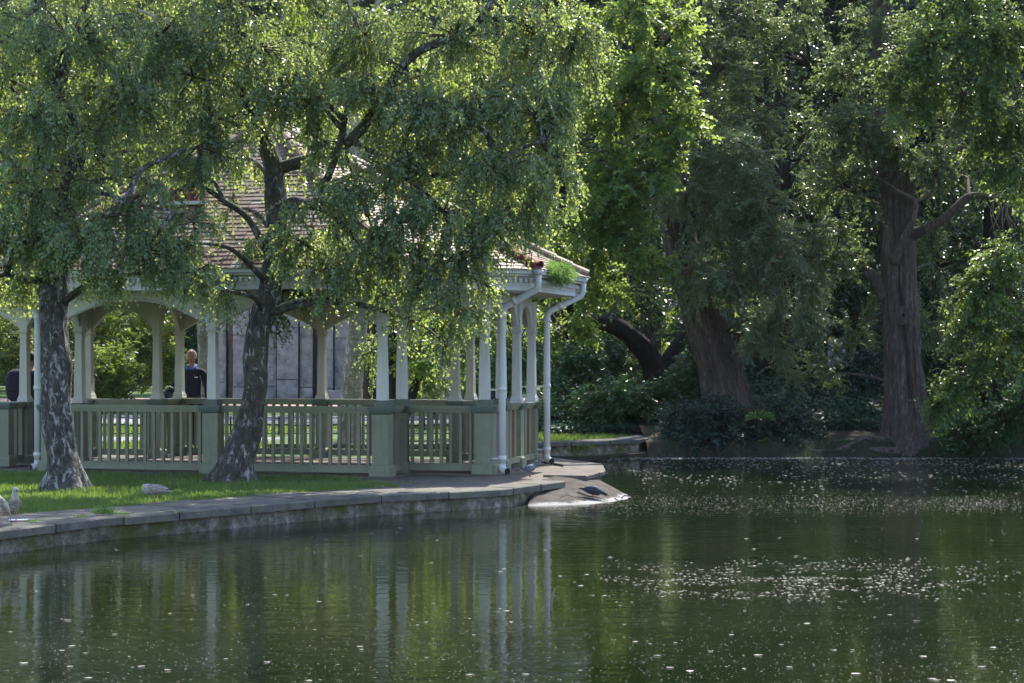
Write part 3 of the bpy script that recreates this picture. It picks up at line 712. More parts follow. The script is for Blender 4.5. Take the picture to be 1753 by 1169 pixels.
STY = {  # leaf length, width, leaves per spray, spray length, droop of spray, upward normal weight, spread
 'birch':  dict(L=.050, W=.040, n=11, sl=.30, hang=.80, up=.15, out=.70, jit=.9),
 'lime':   dict(L=.105, W=.085, n=9, sl=.42, hang=.35, up=1.5, out=1.0, jit=.5),
 'yellow': dict(L=.085, W=.055, n=10, sl=.42, hang=.45, up=1.1, out=1.0, jit=.55),
 'willow': dict(L=.105, W=.026, n=16, sl=.40, hang=.35, up=.6, out=1.0, jit=.8),
 'grey':   dict(L=.080, W=.038, n=14, sl=.38, hang=.15, up=.8, out=1.0, jit=.8),
 'dark':   dict(L=.14, W=.08, n=9, sl=.55, hang=.3, up=.8, out=1.0, jit=.8),
 'laurel': dict(L=.115, W=.050, n=9, sl=.28, hang=.05, up=.9, out=1.0, jit=.7),
 'far':    dict(L=.30, W=.20, n=8, sl=.9, hang=.3, up=.7, out=1.0, jit=.8),
}
def sprays(lv, seg, S, Dr, sty, scale=1.0, density=1.0):
    st = STY[sty]; k = len(S); n = max(3, int(st['n'] * density)); ln = st['sl'] * rng.uniform(.55, 1.3, k)
    hang = st['hang']
    D0 = norm(Dr * st['out'] + np.array([[0, 0, -hang]]) + rng.normal(0, .22, (k, 3)))
    t = (np.arange(n) + .5) / n
    T = t[None, :] + rng.normal(0, .02, (k, n))
    droop = np.zeros((k, n, 3)); droop[:, :, 2] = -.35 * min(hang + .2, 1) * (T ** 2) * ln[:, None]
    P = S[:, None, :] + D0[:, None, :] * (T * ln[:, None])[..., None] + droop
    side = norm(np.cross(D0, rng.normal(0, 1, (k, 3)) * .4 + np.array([[0, 0, 1.]])))
    sgn = np.where(np.arange(n) % 2 == 0, 1., -1.)[None, :, None]
    LD = D0[:, None, :] * .6 + side[:, None, :] * sgn * .9 + rng.normal(0, .3, (k, n, 3)) + np.array([0, 0, -.25 - .5*min(hang, 1)])
    Nn = rng.normal(0, st['jit'], (k, n, 3)) + np.array([0, 0, st['up']])
    base = rng.uniform(.15, .85, (k, 1))
    val = np.clip(base + rng.normal(0, .2, (k, n)), 0, 1)
    sz = rng.uniform(.65, 1.2, (k, n)) * scale
    lv.add(P.reshape(-1, 3), LD.reshape(-1, 3), Nn.reshape(-1, 3), (st['L'] * sz).ravel(), (st['W'] * sz).ravel(), val.ravel())
    mid = S + D0 * (ln * .5)[:, None]; mid[:, 2] -= .35 * min(hang + .2, 1) * .25 * ln
    end = S + D0 * ln[:, None]; end[:, 2] -= .35 * min(hang + .2, 1) * ln
    seg[0].extend([S, mid]); seg[1].extend([mid, end]); seg[2].extend([np.full(k, .004*scale), np.full(k, .0028*scale)]); seg[3].extend([np.full(k, .0028*scale), np.full(k, .0012)])
def blob(lv, seg, limbs, c, r, ns, nsub, sty, attach=None, scale=1.0, lr=.03, density=1.0, shell=2.2):
    """a limb reaches the blob's centre, sub-branches fan out from it and carry the leafy sprays"""
    c = Vector(c); r = Vector(r)
    if attach is not None:
        a = Vector(attach); dlen = (c - a).length
        if dlen > .3:
            b1 = a.lerp(c, .35) + Vector((rnd.uniform(-.1,.1), rnd.uniform(-.1,.1), .10)) * dlen; b2 = a.lerp(c, .7) + Vector((rnd.uniform(-.08,.08), rnd.uniform(-.08,.08), .08)) * dlen
            p, rr = crom([a, b1, b2, c], [lr*1.5, lr*1.1, lr*.8, lr*.5], 4); limbs.tube(p, rr, 6)
    ca = np.array(c); ra = np.array(r)
    u = rng.normal(0, 1, (nsub, 3)); u = norm(u) * rng.random((nsub, 1)) ** (1/shell)
    T = ca + u * ra
    A = ca + u * ra * rng.uniform(0, .35, (nsub, 1)); Md = (A + T) / 2 + rng.normal(0, .06, (nsub, 3)) * ra + np.array([[0, 0, .06]]) * ra
    Rs = np.full(nsub, lr * .42)
    seg[0].extend([A, Md, np.tile(ca, (nsub, 1))]); seg[1].extend([Md, T, A]); seg[2].extend([Rs, Rs*.7, Rs*1.3]); seg[3].extend([Rs*.7, Rs*.3, Rs])
    k = max(1, ns // nsub); idx = np.repeat(np.arange(nsub), k)
    t = rng.uniform(.25, 1.05, len(idx))[:, None]
    S_ = np.where(t < .5, A[idx] + (Md[idx]-A[idx])*t*2, Md[idx] + (T[idx]-Md[idx])*(t*2-1)) + rng.normal(0, .05, (len(idx), 3)) * ra
    Dr = norm(T[idx] - ca + 1e-6) * .7 + rng.normal(0, .55, (len(idx), 3))
    sprays(lv, seg, S_, norm(Dr), sty, scale, density)
def trunk(name, path, rad, mat, root, org, sides=40, sub=14, amp=.08, fx=5, fz=.8, flare=0, lump=.06, seed=0, buttress=5):
    pts, rr = crom(path, rad, sub); m = len(pts); mb = MB(); z0 = pts[0].z
    for i, p in enumerate(pts):
        t = (pts[min(i+1, m-1)] - pts[max(i-1, 0)]).normalized(); a = t.cross(Vector((0, 1, 0))).normalized(); b = t.cross(a)
        h = p.z - z0
        for k in range(sides):
            q = 2*math.pi*k/sides
            rdg = 1 - abs(mnoise.noise(Vector((math.cos(q)*fx, math.sin(q)*fx, h*fz + seed)))) * 2
            lp = mnoise.noise(Vector((math.cos(q)*1.3, math.sin(q)*1.3, h*2.2 + seed*3)))
            f = 1 + amp * (rdg - .5) + lump * lp * 2
            if flare: f += flare * math.exp(-h / .28) * (1 + .45 * math.sin(buttress*q + seed) + .3*math.sin(2*q+1+seed))
            v = p + (a*math.cos(q) + b*math.sin(q)) * rr[i] * f
            mb.v.append(tuple(v)); mb.c.append(.5)
    mb.f = [(i*sides+k, i*sides+(k+1) % sides, (i+1)*sides+(k+1) % sides, (i+1)*sides+k) for i in range(m-1) for k in range(sides)]
    mb.f.append(tuple(range((m-1)*sides, m*sides)))
    return mb.build(name, M[mat], root, smooth=True, origin=org)
def finish(root, org, lv, seg, limbs, leafmat, twigmat, barkmat, nm='crown'):
    if limbs is not None and limbs.v: limbs.build('branches', M[barkmat], root, smooth=True, origin=org)['kind'] = 'stuff'
    if seg[0]: 
        o = link('twigs', strips(np.concatenate(seg[0]), np.concatenate(seg[1]), np.concatenate(seg[2]), np.concatenate(seg[3]), org, M[twigmat]), root); o['kind'] = 'stuff'
    o = link(nm, lv.mesh(nm, M[leafmat], org), root); o['kind'] = 'stuff'
    print(root.name, lv.count())
def newseg(): return ([], [], [], [])
def tree(name, label, base, path, rads, barkmat, leafmat, sty, blobs, extra=(), twigmat='twig', flare=0, amp=.08, fx=5, fz=.8, sides=40, lump=.06, scale=1.0, group=None, lr=.03, cat='tree', seed=0, sub=14, attach_min=.35):
    base = Vector(base); root = empty(name, base); tag(root, label, cat, group)
    if path: trunk('trunk', path, rads, barkmat, root, base, sides=sides, amp=amp, fx=fx, fz=fz, flare=flare, lump=lump, seed=seed, sub=sub)
    lv, seg, limbs = Leaves(), newseg(), MB(); skel = []
    if path: skel = crom(path, rads, 8)[0]
    for pts, rr in extra:
        p, q = crom(pts, rr, 6); bm_ = MB(); bm_.tube(p, q, 9); bm_.build('branch', M[barkmat], root, smooth=True, origin=base); skel += p
    for b in blobs:
        c, r, ns = Vector(b[0]), b[1], b[2]; nsub = b[3] if len(b) > 3 else max(6, ns // 14)
        cand = [s for s in skel if s.z < c.z + .5 and s.z > base.z + attach_min] or skel
        a = min(cand, key=lambda s: (s - c).length + .5*abs(s.z - (c.z - .5))) if cand else None
        blob(lv, seg, limbs, c, r, ns, nsub, b[5] if len(b) > 5 else sty, a, b[4] if len(b) > 4 else scale, lr)
    finish(root, base, lv, seg, limbs, leafmat, twigmat, barkmat)
    return root
def B(px, py, Y, rx, ry, ns, rz=None, nsub=None, sc_=1.0, sty=None):     # blob by photo position and size in photo pixels, at distance Y
    k = Y / F; r = (rx*k, (rz if rz else (rx+ry)/2*k), ry*k)
    b = [at(px, py, Y), r, ns, nsub or max(6, ns // 14), sc_]
    if sty: b.append(sty)
    return tuple(b)
# ------------------------------------------------------------------ birches on the near lawn
g0 = ground(110, 833)
Yb = g0.y
left_path = [at(112,842,Yb), at(108,790,Yb), at(98,700,Yb), at(94,600,Yb), at(90,520,Yb), at(100,420,Yb), at(118,330,Yb+.1), at(128,240,Yb+.2), at(100,150,Yb+.2), at(72,40,Yb+.1), at(55,-80,Yb)]
left_blobs = [
 B(140,-330,25,270,150,520,None,34,1.3), B(60,-560,25,240,150,420,None,30,1.4), B(120,-180,25.6,230,80,300),
 B(250,330,23.8,80,45,108), B(330,380,23.8,60,40,64), B(-30,480,24,60,30,74), B(180,370,23.6,70,50,108), B(10,130,24.6,120,100,216), B(180,-30,24.6,150,60,172), B(330,130,24.9,90,80,158),
 B(20,416,23.6,110,59,308), B(150,421,23.2,90,63,265), B(250,431,23.6,90,46,209), B(60,330,23.6,120,90,355), B(200,300,24.4,110,90,165), B(-60,356,23.8,120,120,243),
 B(60,200,23.6,130,90,393), B(220,170,24.2,130,100,393), B(-60,200,24,130,140,243), B(120,60,23.6,150,90,402), B(-20,60,24.4,140,110,243), B(270,60,24.6,130,90,308),
 B(340,250,24.6,90,70,187), B(30,476,24.2,70,25,88), B(210,466,23.8,80,25,88), B(330,466,24.2,60,27,96), B(100,-120,24,220,120,308), B(-80,-160,24.5,180,160,149), B(130,-300,24.5,200,140,131)]
tree('birch_tree', 'leftmost birch with whitish knobbly trunk near the gulls', g0, left_path, [.205,.185,.18,.178,.17,.155,.14,.125,.11,.10,.08], 'birch_bark', 'birch_leaf', 'birch', left_blobs,
     extra=[([at(95,480,Yb), at(40,478,Yb-.2), at(5,470,Yb-.3), at(-40,500,Yb-.4)], [.06,.045,.03,.02]),
            ([at(125,340,Yb), at(170,330,Yb-.3), at(240,350,Yb-.5), at(300,362,Yb-.6)], [.035,.028,.02,.01]),
            ([at(120,290,Yb), at(60,290,Yb-.3), at(0,320,Yb-.5)], [.05,.035,.02]),
            ([at(100,180,Yb), at(125,60,Yb+.2), at(160,-20,Yb+.3)], [.07,.05,.03])],
     flare=.75, amp=.10, fx=2.6, fz=2.2, lump=.13, group='birches on the lawn by the pond', seed=3, sub=12, sides=44, attach_min=2.0)
g1 = ground(408, 820); Yc = g1.y
p2 = [at(402,830,Yc), at(408,790,Yc), at(425,730,Yc), at(436,660,Yc), at(436,610,Yc), at(444,560,Yc), at(462,500,Yc), at(470,430,Yc), at(474,350,Yc), at(466,280,Yc), at(444,215,Yc), at(420,140,Yc), at(412,30,Yc), at(420,-90,Yc)]
b2 = [
 B(430,-330,26,260,130,520,None,34,1.3), B(480,-560,26,260,150,420,None,30,1.4), B(330,-60,26,190,60,260),
 B(520,350,24.4,50,40,57), B(600,330,24.4,70,60,136), B(640,400,24.4,70,40,122), B(420,270,26.5,70,45,93), B(540,180,25,90,70,158), B(720,180,24.4,90,80,216), B(400,20,25.2,120,70,187), B(690,380,24.2,60,50,122), B(560,508,24.8,50,18,25),
 B(330,416,24.2,90,38,115), B(430,446,26.5,80,46,209), B(400,356,26.5,60,40,40), B(250,376,24.6,80,50,55), B(520,416,24.8,70,51,168), B(570,390,25,90,70,108), B(560,458,24.6,80,40,92),
 B(330,300,25.2,90,60,60), B(360,200,25,110,70,243), B(500,150,24.8,120,80,355), B(440,80,25,140,80,355), B(300,100,25.4,110,80,243), B(560,240,25.2,90,60,80), B(490,300,26.5,50,70,59),
 B(640,160,24.6,120,90,393), B(620,60,25,130,90,336), B(700,270,24.6,110,90,393), B(640,340,24.8,80,80,129), B(800,190,24.4,120,100,486), B(780,60,24.8,130,90,393), B(850,290,24.4,110,80,411),
 B(920,200,24.6,80,110,374), B(930,60,25,110,100,355), B(985,70,25.2,75,90,243), B(960,300,24.8,45,60,140), B(960,170,25,60,60,168), B(760,360,24.4,110,60,308), B(840,390,24.4,90,45,243), B(900,360,24.6,60,50,140),
 B(680,430,24.6,90,50,217), B(780,440,24.4,80,50,241), B(740,488,24.4,55,55,103), B(790,528,24.4,45,60,92), B(765,588,24.4,35,45,49), B(835,488,24.6,25,45,32), B(640,468,24.8,50,40,65), B(700,548,24.6,30,40,27), B(660,508,24.8,40,35,32), B(600,450,24.6,50,35,88), B(455,560,26.5,40,38,48), B(490,496,26.5,60,25,72), B(380,496,24.8,40,21,48),
 B(560,-100,25,260,130,393), B(850,-90,25,200,120,308), B(320,-120,25.4,200,120,224), B(600,-280,25,260,150,187)]
ex2 = [([at(440,640,Yc), at(400,380,Yc-.4), at(360,335,Yc-.7), at(310,305,Yc-1.0)][:0] or [at(462,440,Yc), at(425,375,Yc-.3), at(385,345,Yc-.5), at(350,322,Yc-.7), at(300,300,Yc-.9)], [.055,.045,.04,.03,.018]),
       ([at(385,345,Yc-.5), at(362,308,Yc-.6), at(320,300,Yc-.8)], [.03,.022,.01]),
       ([at(470,380,Yc), at(500,345,Yc-.2), at(545,352,Yc-.3), at(555,320,Yc-.4), at(580,250,Yc-.6), at(600,160,Yc-.8)], [.08,.07,.065,.055,.045,.03]),
       ([at(470,450,Yc), at(520,455,Yc-.3), at(570,462,Yc-.6), at(640,420,Yc-1)], [.035,.03,.025,.015]),
       ([at(474,290,Yc), at(600,240,Yc-.5), at(700,100,Yc-.8), at(800,55,Yc-1), at(850,-10,Yc-1)], [.09,.075,.06,.05,.035]),
       ([at(600,240,Yc-.5), at(740,300,Yc-1), at(850,270,Yc-1.2), at(930,240,Yc-1.2)], [.05,.04,.03,.02]),
       ([at(555,320,Yc-.4), at(650,290,Yc-.8), at(740,340,Yc-1.1), at(790,420,Yc-1.2)], [.04,.035,.025,.015]),
       ([at(590,260,Yc-.5), at(620,340,Yc-.8), at(650,430,Yc-1)], [.025,.02,.01])]
tree('birch_tree', 'birch with leaning mossy trunk before the middle of the pavilion', g1, p2, [.22,.18,.165,.16,.16,.16,.155,.145,.135,.125,.115,.10,.09,.08], 'mossy_birch_bark', 'birch_leaf', 'birch', b2, extra=ex2,
     flare=.7, amp=.10, fx=2.6, fz=2.0, lump=.13, group='birches on the lawn by the pond', seed=8, sub=12, sides=44, attach_min=2.2)
# birches behind the pavilion
g3 = Vector((at(602,770,34.6).x, 34.6, -.06))
tree('birch_tree', 'pale peeling birch trunk behind the right bay of the pavilion', g3, [g3 + Vector((0,0,-.1)), at(600,720,34.6), at(604,640,34.6), at(612,560,34.6), at(618,480,34.6), at(610,300,34.6), at(600,100,34.8)], [.24,.20,.18,.175,.165,.15,.12], 'peeling_bark', 'birch_leaf', 'birch',
     [B(560,520,34.6,70,40,60), B(640,600,34.2,40,50,50), B(600,380,34.6,150,90,200), B(700,420,34.6,100,90,140), B(620,200,35,180,110,240), B(620,40,35,180,110,200), B(600,-150,36,230,110,330), B(850,-120,37,150,90,200)], flare=.3, amp=.05, lump=.08, seed=5, scale=1.3, sub=8, attach_min=1.9)
g4 = Vector((at(351,770,33.6).x, 33.6, -.06))
tree('birch_tree', 'slender patchy birch trunk right of the man in navy', g4, [g4 + Vector((0,0,-.1)), at(351,720,33.6), at(350,640,33.6), at(347,560,33.6), at(345,420,33.6), at(350,250,33.6), at(345,60,33.8)], [.12,.105,.10,.095,.09,.08,.06], 'peeling_bark', 'birch_leaf', 'birch',
     [B(300,380,34,110,80,150), B(400,250,34,120,90,180), B(300,120,34,140,100,200), B(230,-40,34.5,260,100,380), B(60,20,35,150,120,300), B(150,-200,35,300,130,380)], flare=.2, amp=.04, lump=.06, seed=6, scale=1.3, sub=8, attach_min=1.9)
# dark forked sapling seen through the returns
g5 = Vector((at(690,760,38).x, 38, -.06))
tree('garden_tree', 'small tree with forked dark trunk behind the pavilion return', g5, [g5, at(675,700,38), at(672,620,38), at(668,540,38), at(672,430,38)], [.16,.14,.13,.11,.08], 'dark_bark', 'lime_leaf', 'yellow',
     [B(720,600,37.4,60,60,150), B(760,540,37.4,70,60,150), B(690,520,37.6,60,40,100), B(800,590,37.6,50,50,110), B(660,600,37.6,25,40,50), B(740,440,38,90,60,120), B(840,520,38,60,60,100)],
     extra=[([at(690,720,38), at(715,650,38), at(735,590,38), at(760,530,38)], [.10,.09,.07,.04])], sub=6, scale=1.0, attach_min=.8)
# ------------------------------------------------------------------ broadleaf tree right of the pavilion
g6 = Vector((at(1128,700,43).x, 43, .25))
tree('lime_tree', 'bright green broad leaved tree with dark forked trunk right of the pavilion', g6, [g6 + Vector((0,0,-.3)), at(1126,660,43), at(1118,620,43), at(1085,580,42.8), at(1050,557,42.4), at(1000,545,42), at(940,500,41)], [.36,.31,.26,.22,.18,.15,.10], 'dark_bark', 'lime_leaf', 'lime',
     [B(1010,480,36.5,110,60,200), B(960,560,37,60,40,90), B(1030,390,35.5,100,80,300), B(950,420,36,70,60,140), B(1080,300,35.5,90,80,280), B(1010,260,36,90,80,200), B(1150,230,35.5,60,60,150), B(1120,120,35.5,80,90,230), B(1060,180,36,80,80,190),
      B(1190,200,35.2,22,25,24), B(1120,440,35.8,40,30,60), B(1090,420,35.6,60,50,110), B(1000,120,36.5,90,90,160), B(1080,20,36,100,80,220), B(1170,40,36,50,50,70), B(1060,-120,37,160,120,160), B(930,320,37,60,80,110)],
     extra=[([at(1130,670,43), at(1150,620,43), at(1180,570,42.6), at(1200,500,42), at(1195,400,41), at(1150,250,39), at(1120,100,37.5)], [.32,.28,.24,.21,.17,.12,.07]),
            ([at(1110,0,37), at(1130,90,37), at(1145,200,37), at(1150,300,37)], [.07,.09,.08,.05])], sub=8, amp=.1, lump=.1, seed=4, scale=1.0, attach_min=1)
# ------------------------------------------------------------------ willow leaning over the bank
g7 = Vector((at(1256,752,38).x, 38, -.02))
tree('willow_tree', 'leaning willow with ridged trunk and drooping grey green leaves', g7, [g7 + Vector((.1,0,-.3)), at(1250,700,38), at(1236,640,38), at(1218,580,38), at(1198,520,38), at(1172,440,38), at(1150,340,38), at(1135,200,38), at(1125,0,38)], [.52,.45,.42,.40,.38,.34,.29,.23,.17], 'ridged_bark', 'willow_leaf', 'willow',
     [B(1250,480,36.6,90,60,300), B(1330,440,36.4,80,70,290), B(1230,380,36.6,80,60,260), B(1300,350,36.4,90,60,290), B(1180,330,36.8,60,70,200), B(1260,270,36.6,80,60,250), B(1180,460,36.9,50,50,130), B(1340,540,36.6,70,40,170), B(1400,560,36.6,40,18,40), B(1290,560,37,50,40,90),
      B(1330,620,37.4,40,60,110), B(1390,480,37,50,50,120), B(1400,400,37,50,50,110)],
     extra=[([at(1205,540,37.9), at(1260,470,37.4), at(1320,430,37), at(1390,430,36.8)], [.12,.09,.06,.03])], amp=.20, fx=7, fz=.8, lump=.05, flare=.12, seed=2, sub=16, sides=90, twigmat='pale_twig', attach_min=1.6)
g8 = Vector((at(1300,700,41.5).x, 41.5, .4))
tree('shade_tree', 'tall grey green tree with glinting small leaves behind the willow', g8, [g8, at(1310,500,41.5), at(1320,300,41.5), at(1340,100,41.5), at(1350,-100,41.5)], [.3,.26,.22,.18,.12], 'dark_bark', 'grey_leaf', 'grey',
     [B(1230,120,38.5,100,80,285), B(1290,200,38.2,90,70,247), B(1180,60,39,80,80,172), B(1330,90,38.8,80,80,195), B(1240,10,39,110,70,210), B(1370,20,39,90,70,165), B(1200,200,39,60,60,120), B(1380,230,39.5,60,60,82), B(1280,-120,40,200,110,165)],
     extra=[([at(1340,100,41.5), at(1360,105,40), at(1385,108,39.5)], [.1,.09,.06])], sub=6, attach_min=2)
# ------------------------------------------------------------------ big tree on the far bank
g9 = Vector((at(1553,760,36.9).x, 36.9, -.03))
big = tree('poplar_tree', 'thick upright ridged trunk with a knot hole on the far bank', g9, [g9 + Vector((0,0,-.25)), at(1552,740,36.9), at(1551,690,36.9), at(1546,620,36.9), at(1542,540,36.9), at(1539,470,36.9), at(1538,400,36.9), at(1535,320,36.9), at(1524,240,36.9), at(1515,120,36.9), at(1510,0,36.9), at(1505,-150,36.9)], [.54,.43,.39,.35,.33,.32,.31,.29,.25,.21,.17,.13], 'ridged_bark', 'grey_leaf', 'grey',
     [B(1450,320,36.2,70,60,230), B(1480,220,35.9,80,60,260), B(1430,430,36.5,60,60,150), B(1440,130,36.6,70,60,150), B(1540,250,35.9,60,40,150), B(1600,290,36.6,50,50,120), B(1640,300,37.2,60,60,110), B(1600,450,37.6,40,80,110), B(1470,560,37.6,50,60,70), B(1420,640,38,60,50,90), B(1600,560,37.8,40,70,100), B(1500,40,36.8,90,70,180), B(1640,200,36.8,70,60,120), B(1560,-120,37,160,100,150), B(1390,330,37,30,50,60)],
     extra=[([at(1552,405,36.8), at(1600,385,36.5), at(1632,360,36.3), at(1658,337,36.2), at(1690,335,36.1), at(1720,336,36), at(1770,325,35.8)], [.13,.09,.08,.075,.065,.055,.05]),
            ([at(1532,450,36.5), at(1538,425,36.35), at(1550,400,36.2), at(1564,375,36.1), at(1568,345,36.1), at(1545,332,36.1), at(1515,312,36.1), at(1485,290,36.1)], [.085,.07,.06,.05,.045,.04,.03,.018]),
            ([at(1568,345,36.1), at(1595,328,36.1), at(1606,300,36.1), at(1640,262,36.2)], [.035,.028,.022,.012]),
            ([at(1518,510,36.9), at(1500,480,36.9), at(1482,462,36.9)], [.16,.13,.10])], amp=.20, fx=8, fz=.7, lump=.04, flare=.42, seed=9, sub=16, sides=100, attach_min=2.4)
kn = MB(); c = at(1546, 540, 36.9 - .33)
for k in range(3): kn.tube([c + Vector((math.cos(a)*(.05+.045*k), -.02+.012*k, math.sin(a)*(.065+.055*k))) for a in [2*math.pi*i/18 for i in range(19)]], .026, 6, cap=False)
kn.build('knot', M['ridged_bark'], big, smooth=True, origin=g9)
kn = MB(); kn.ell(c + Vector((0,.0,0)), (.045,.05,.055)); kn.build('knot_hole', M['dark_hole'], big, smooth=True, origin=g9)
rt = MB()
for pts, r0 in (([(1520,752,.2),(1480,760,.02),(1440,768,-.2),(1400,770,-.25),(1375,778,-.1)], .13), ([(1590,752,.1),(1640,765,0),(1700,770,-.1)], .12), ([(1540,762,-.2),(1500,770,-.3),(1460,776,-.3)], .10)):
    P_ = [ground(x, y, -.04) if False else Vector((at(x, y, 36.4 + dy).x, 36.5 + dy, bank_z(at(x, y, 36.4 + dy).x, 36.5 + dy) - .05)) for x, y, dy in pts]
    q, rr = crom(P_, [r0, r0*.8, r0*.6, r0*.45, r0*.3][:len(P_)], 6); rt.tube(q, rr, 8)
rt.build('roots', M['ridged_bark'], big, smooth=True, origin=g9)
# ------------------------------------------------------------------ overhanging branches on the right
g10 = Vector((10.6, 34.8, .0))
tree('hornbeam_tree', 'overhanging yellow green tree reaching in from the right edge', g10, [g10 + Vector((0,0,-.3)), g10 + Vector((-.1,0,1.5)), g10 + Vector((-.3,-.2,3.2)), g10 + Vector((-.5,-.3,5)), g10 + Vector((-.6,-.3,8))], [.35,.28,.25,.2,.14], 'dark_bark', 'hornbeam_leaf', 'yellow',
     [B(1700,70,33,110,70,400), B(1600,90,33,90,60,310), B(1540,130,33.2,50,50,120), B(1650,160,33,80,50,240), B(1560,180,33.2,50,35,90), B(1730,190,33,60,60,210), B(1740,280,33,50,50,130), B(1690,230,33.3,60,40,120), B(1640,-10,33.5,110,60,200),
      B(1730,440,33,60,40,170), B(1690,490,32.8,60,50,220), B(1740,560,33,60,60,190), B(1660,560,33,40,50,130), B(1650,640,33,40,40,110), B(1605,690,33,28,25,60), B(1630,665,33,30,20,50), B(1700,620,33.2,60,50,130), B(1700,-130,34,180,110,170), B(1800,300,34,60,200,160)],
     extra=[([g10 + Vector((-.2,-.1,2.3)), at(1740,600,33.4), at(1722,656,33), at(1690,658,32.9), at(1640,668,32.9), at(1600,695,32.9)], [.06,.04,.03,.022,.015,.008]),
            ([g10 + Vector((-.3,-.2,3.2)), at(1740,510,33.3), at(1700,530,33), at(1660,545,33)], [.06,.04,.025,.012]),
            ([g10 + Vector((-.5,-.3,5)), at(1740,130,33.5), at(1690,55,33.2), at(1600,90,33), at(1540,110,33)], [.09,.07,.05,.03,.015])], sub=6, attach_min=1.6)
# ------------------------------------------------------------------ dark evergreen mass behind, each tree its own
def bg_tree(name, label, px, Y, crown, n, leafmat, sty='dark', r=.3, scale=1.0, group='trees closing off the far side', gz=.3, twigs='twig'):
    x = (px - CX) / F * Y; base = Vector((x, Y, gz)); top = crown[-1]
    blobs = []
    tot = sum(w for *_, w in crown)
    for cx_, z, rx, rz_, w in crown:
        ns = int(n * w / tot); blobs.append((Vector((x + cx_, Y + rnd.uniform(-.8, .8), z)), (rx, rx, rz_), ns, max(8, ns // 10), scale))
    h = max(c[1] for c in crown)
    tree(name, label, base, [base + Vector((0,0,-.3)), base + Vector((.1,0,h*.35)), base + Vector((-.15,0,h*.7)), base + Vector((0,0,h))], [r*1.3, r, r*.7, r*.3], 'dark_bark', leafmat, sty, blobs, sub=5, sides=14, group=group, twigmat=twigs, attach_min=2, lr=.05)
def ball_crown(z0, z1, w, k=7):
    out = []
    for i in range(k):
        t = (i + .5) / k; z = z0 + (z1 - z0) * t; ww = w * (math.sin(math.pi * min(1, t*.85 + .15)) * .7 + .3)
        for s in (-1, 1): out.append((s * ww * .5 + rnd.uniform(-.3, .3), z + rnd.uniform(-.4, .4), ww * .62, (z1 - z0) / k * 1.05, ww))
    return out
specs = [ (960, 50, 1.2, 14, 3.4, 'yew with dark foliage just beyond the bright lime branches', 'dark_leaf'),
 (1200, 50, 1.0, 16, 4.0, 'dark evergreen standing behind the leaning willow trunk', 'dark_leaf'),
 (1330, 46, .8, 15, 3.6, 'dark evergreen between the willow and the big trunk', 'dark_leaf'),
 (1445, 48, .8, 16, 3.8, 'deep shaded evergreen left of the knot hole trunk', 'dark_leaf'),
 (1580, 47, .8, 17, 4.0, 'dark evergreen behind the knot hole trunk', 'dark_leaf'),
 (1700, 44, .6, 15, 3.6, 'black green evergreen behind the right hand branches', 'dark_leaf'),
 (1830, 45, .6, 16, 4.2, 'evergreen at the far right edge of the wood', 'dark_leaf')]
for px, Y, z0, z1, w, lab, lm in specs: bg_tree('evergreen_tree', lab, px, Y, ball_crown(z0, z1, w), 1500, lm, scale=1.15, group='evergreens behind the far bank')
specs2 = [(1110, 60, .8, 15, 4.2, 'sunlit tree filling the gap between lime tree and willow'), (-60, 62, 3.0, 17, 5.5, 'sunlit leafy tree far behind the left end of the pavilion'), (170, 68, 5.5, 19, 6, 'yellow green tree above the left roof slope'), (400, 80, 7.5, 21, 6.5, 'yellow green tree rising behind the pavilion roof'), (640, 66, 5.2, 19, 6, 'sunlit tree behind the right half of the roof'), (850, 60, 1.6, 17, 5, 'sunlit tree behind the white end columns'), (1010, 66, 2.4, 17, 4.5, 'tree glowing green through the lime boughs')]
for px, Y, z0, z1, w, lab in specs2: bg_tree('park_tree', lab, px, Y, ball_crown(z0, z1, w), 1500, 'yellow_leaf', 'dark', scale=1.55, group='sunlit trees beyond the park road', gz=0)
# distant wood closes every gap
lv, seg = Leaves(), newseg(); mb = MB()
for k in range(240):
    x = rnd.uniform(-52, 52); Y = rnd.uniform(88, 108); z = rnd.uniform(.5, 30)
    if k < 60: z = rnd.uniform(.5, 7)
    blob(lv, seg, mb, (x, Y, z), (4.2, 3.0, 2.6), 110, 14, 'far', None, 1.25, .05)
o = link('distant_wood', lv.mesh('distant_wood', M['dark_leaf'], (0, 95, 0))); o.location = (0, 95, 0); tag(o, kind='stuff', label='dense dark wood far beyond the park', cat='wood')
hd = MB()      # dark backdrop added behind everything so gaps between the trees stay dark
for j in range(14):
    for i in range(61):
        x = -150 + 5*i; z = -1.2 + j*3.1 + 1.5*mnoise.noise(Vector((x*.07, j*.5, 0)))
        hd.v.append((x, 112 + j*2.2 + 3*mnoise.noise(Vector((x*.05, j*.3, 5))), z if j < 13 else z)); hd.c.append(.5)
hd.f = [(j*61+i, j*61+i+1, (j+1)*61+i+1, (j+1)*61+i) for j in range(13) for i in range(60)]
M['backdrop_dark'] = ground_mat('backdrop_dark', [(.008,.014,.006), (.016,.03,.01), (.03,.05,.02)], .6, bd=.3, bs=1)
tag(hd.build('dark_backdrop', M['backdrop_dark'], smooth=True), kind='structure')

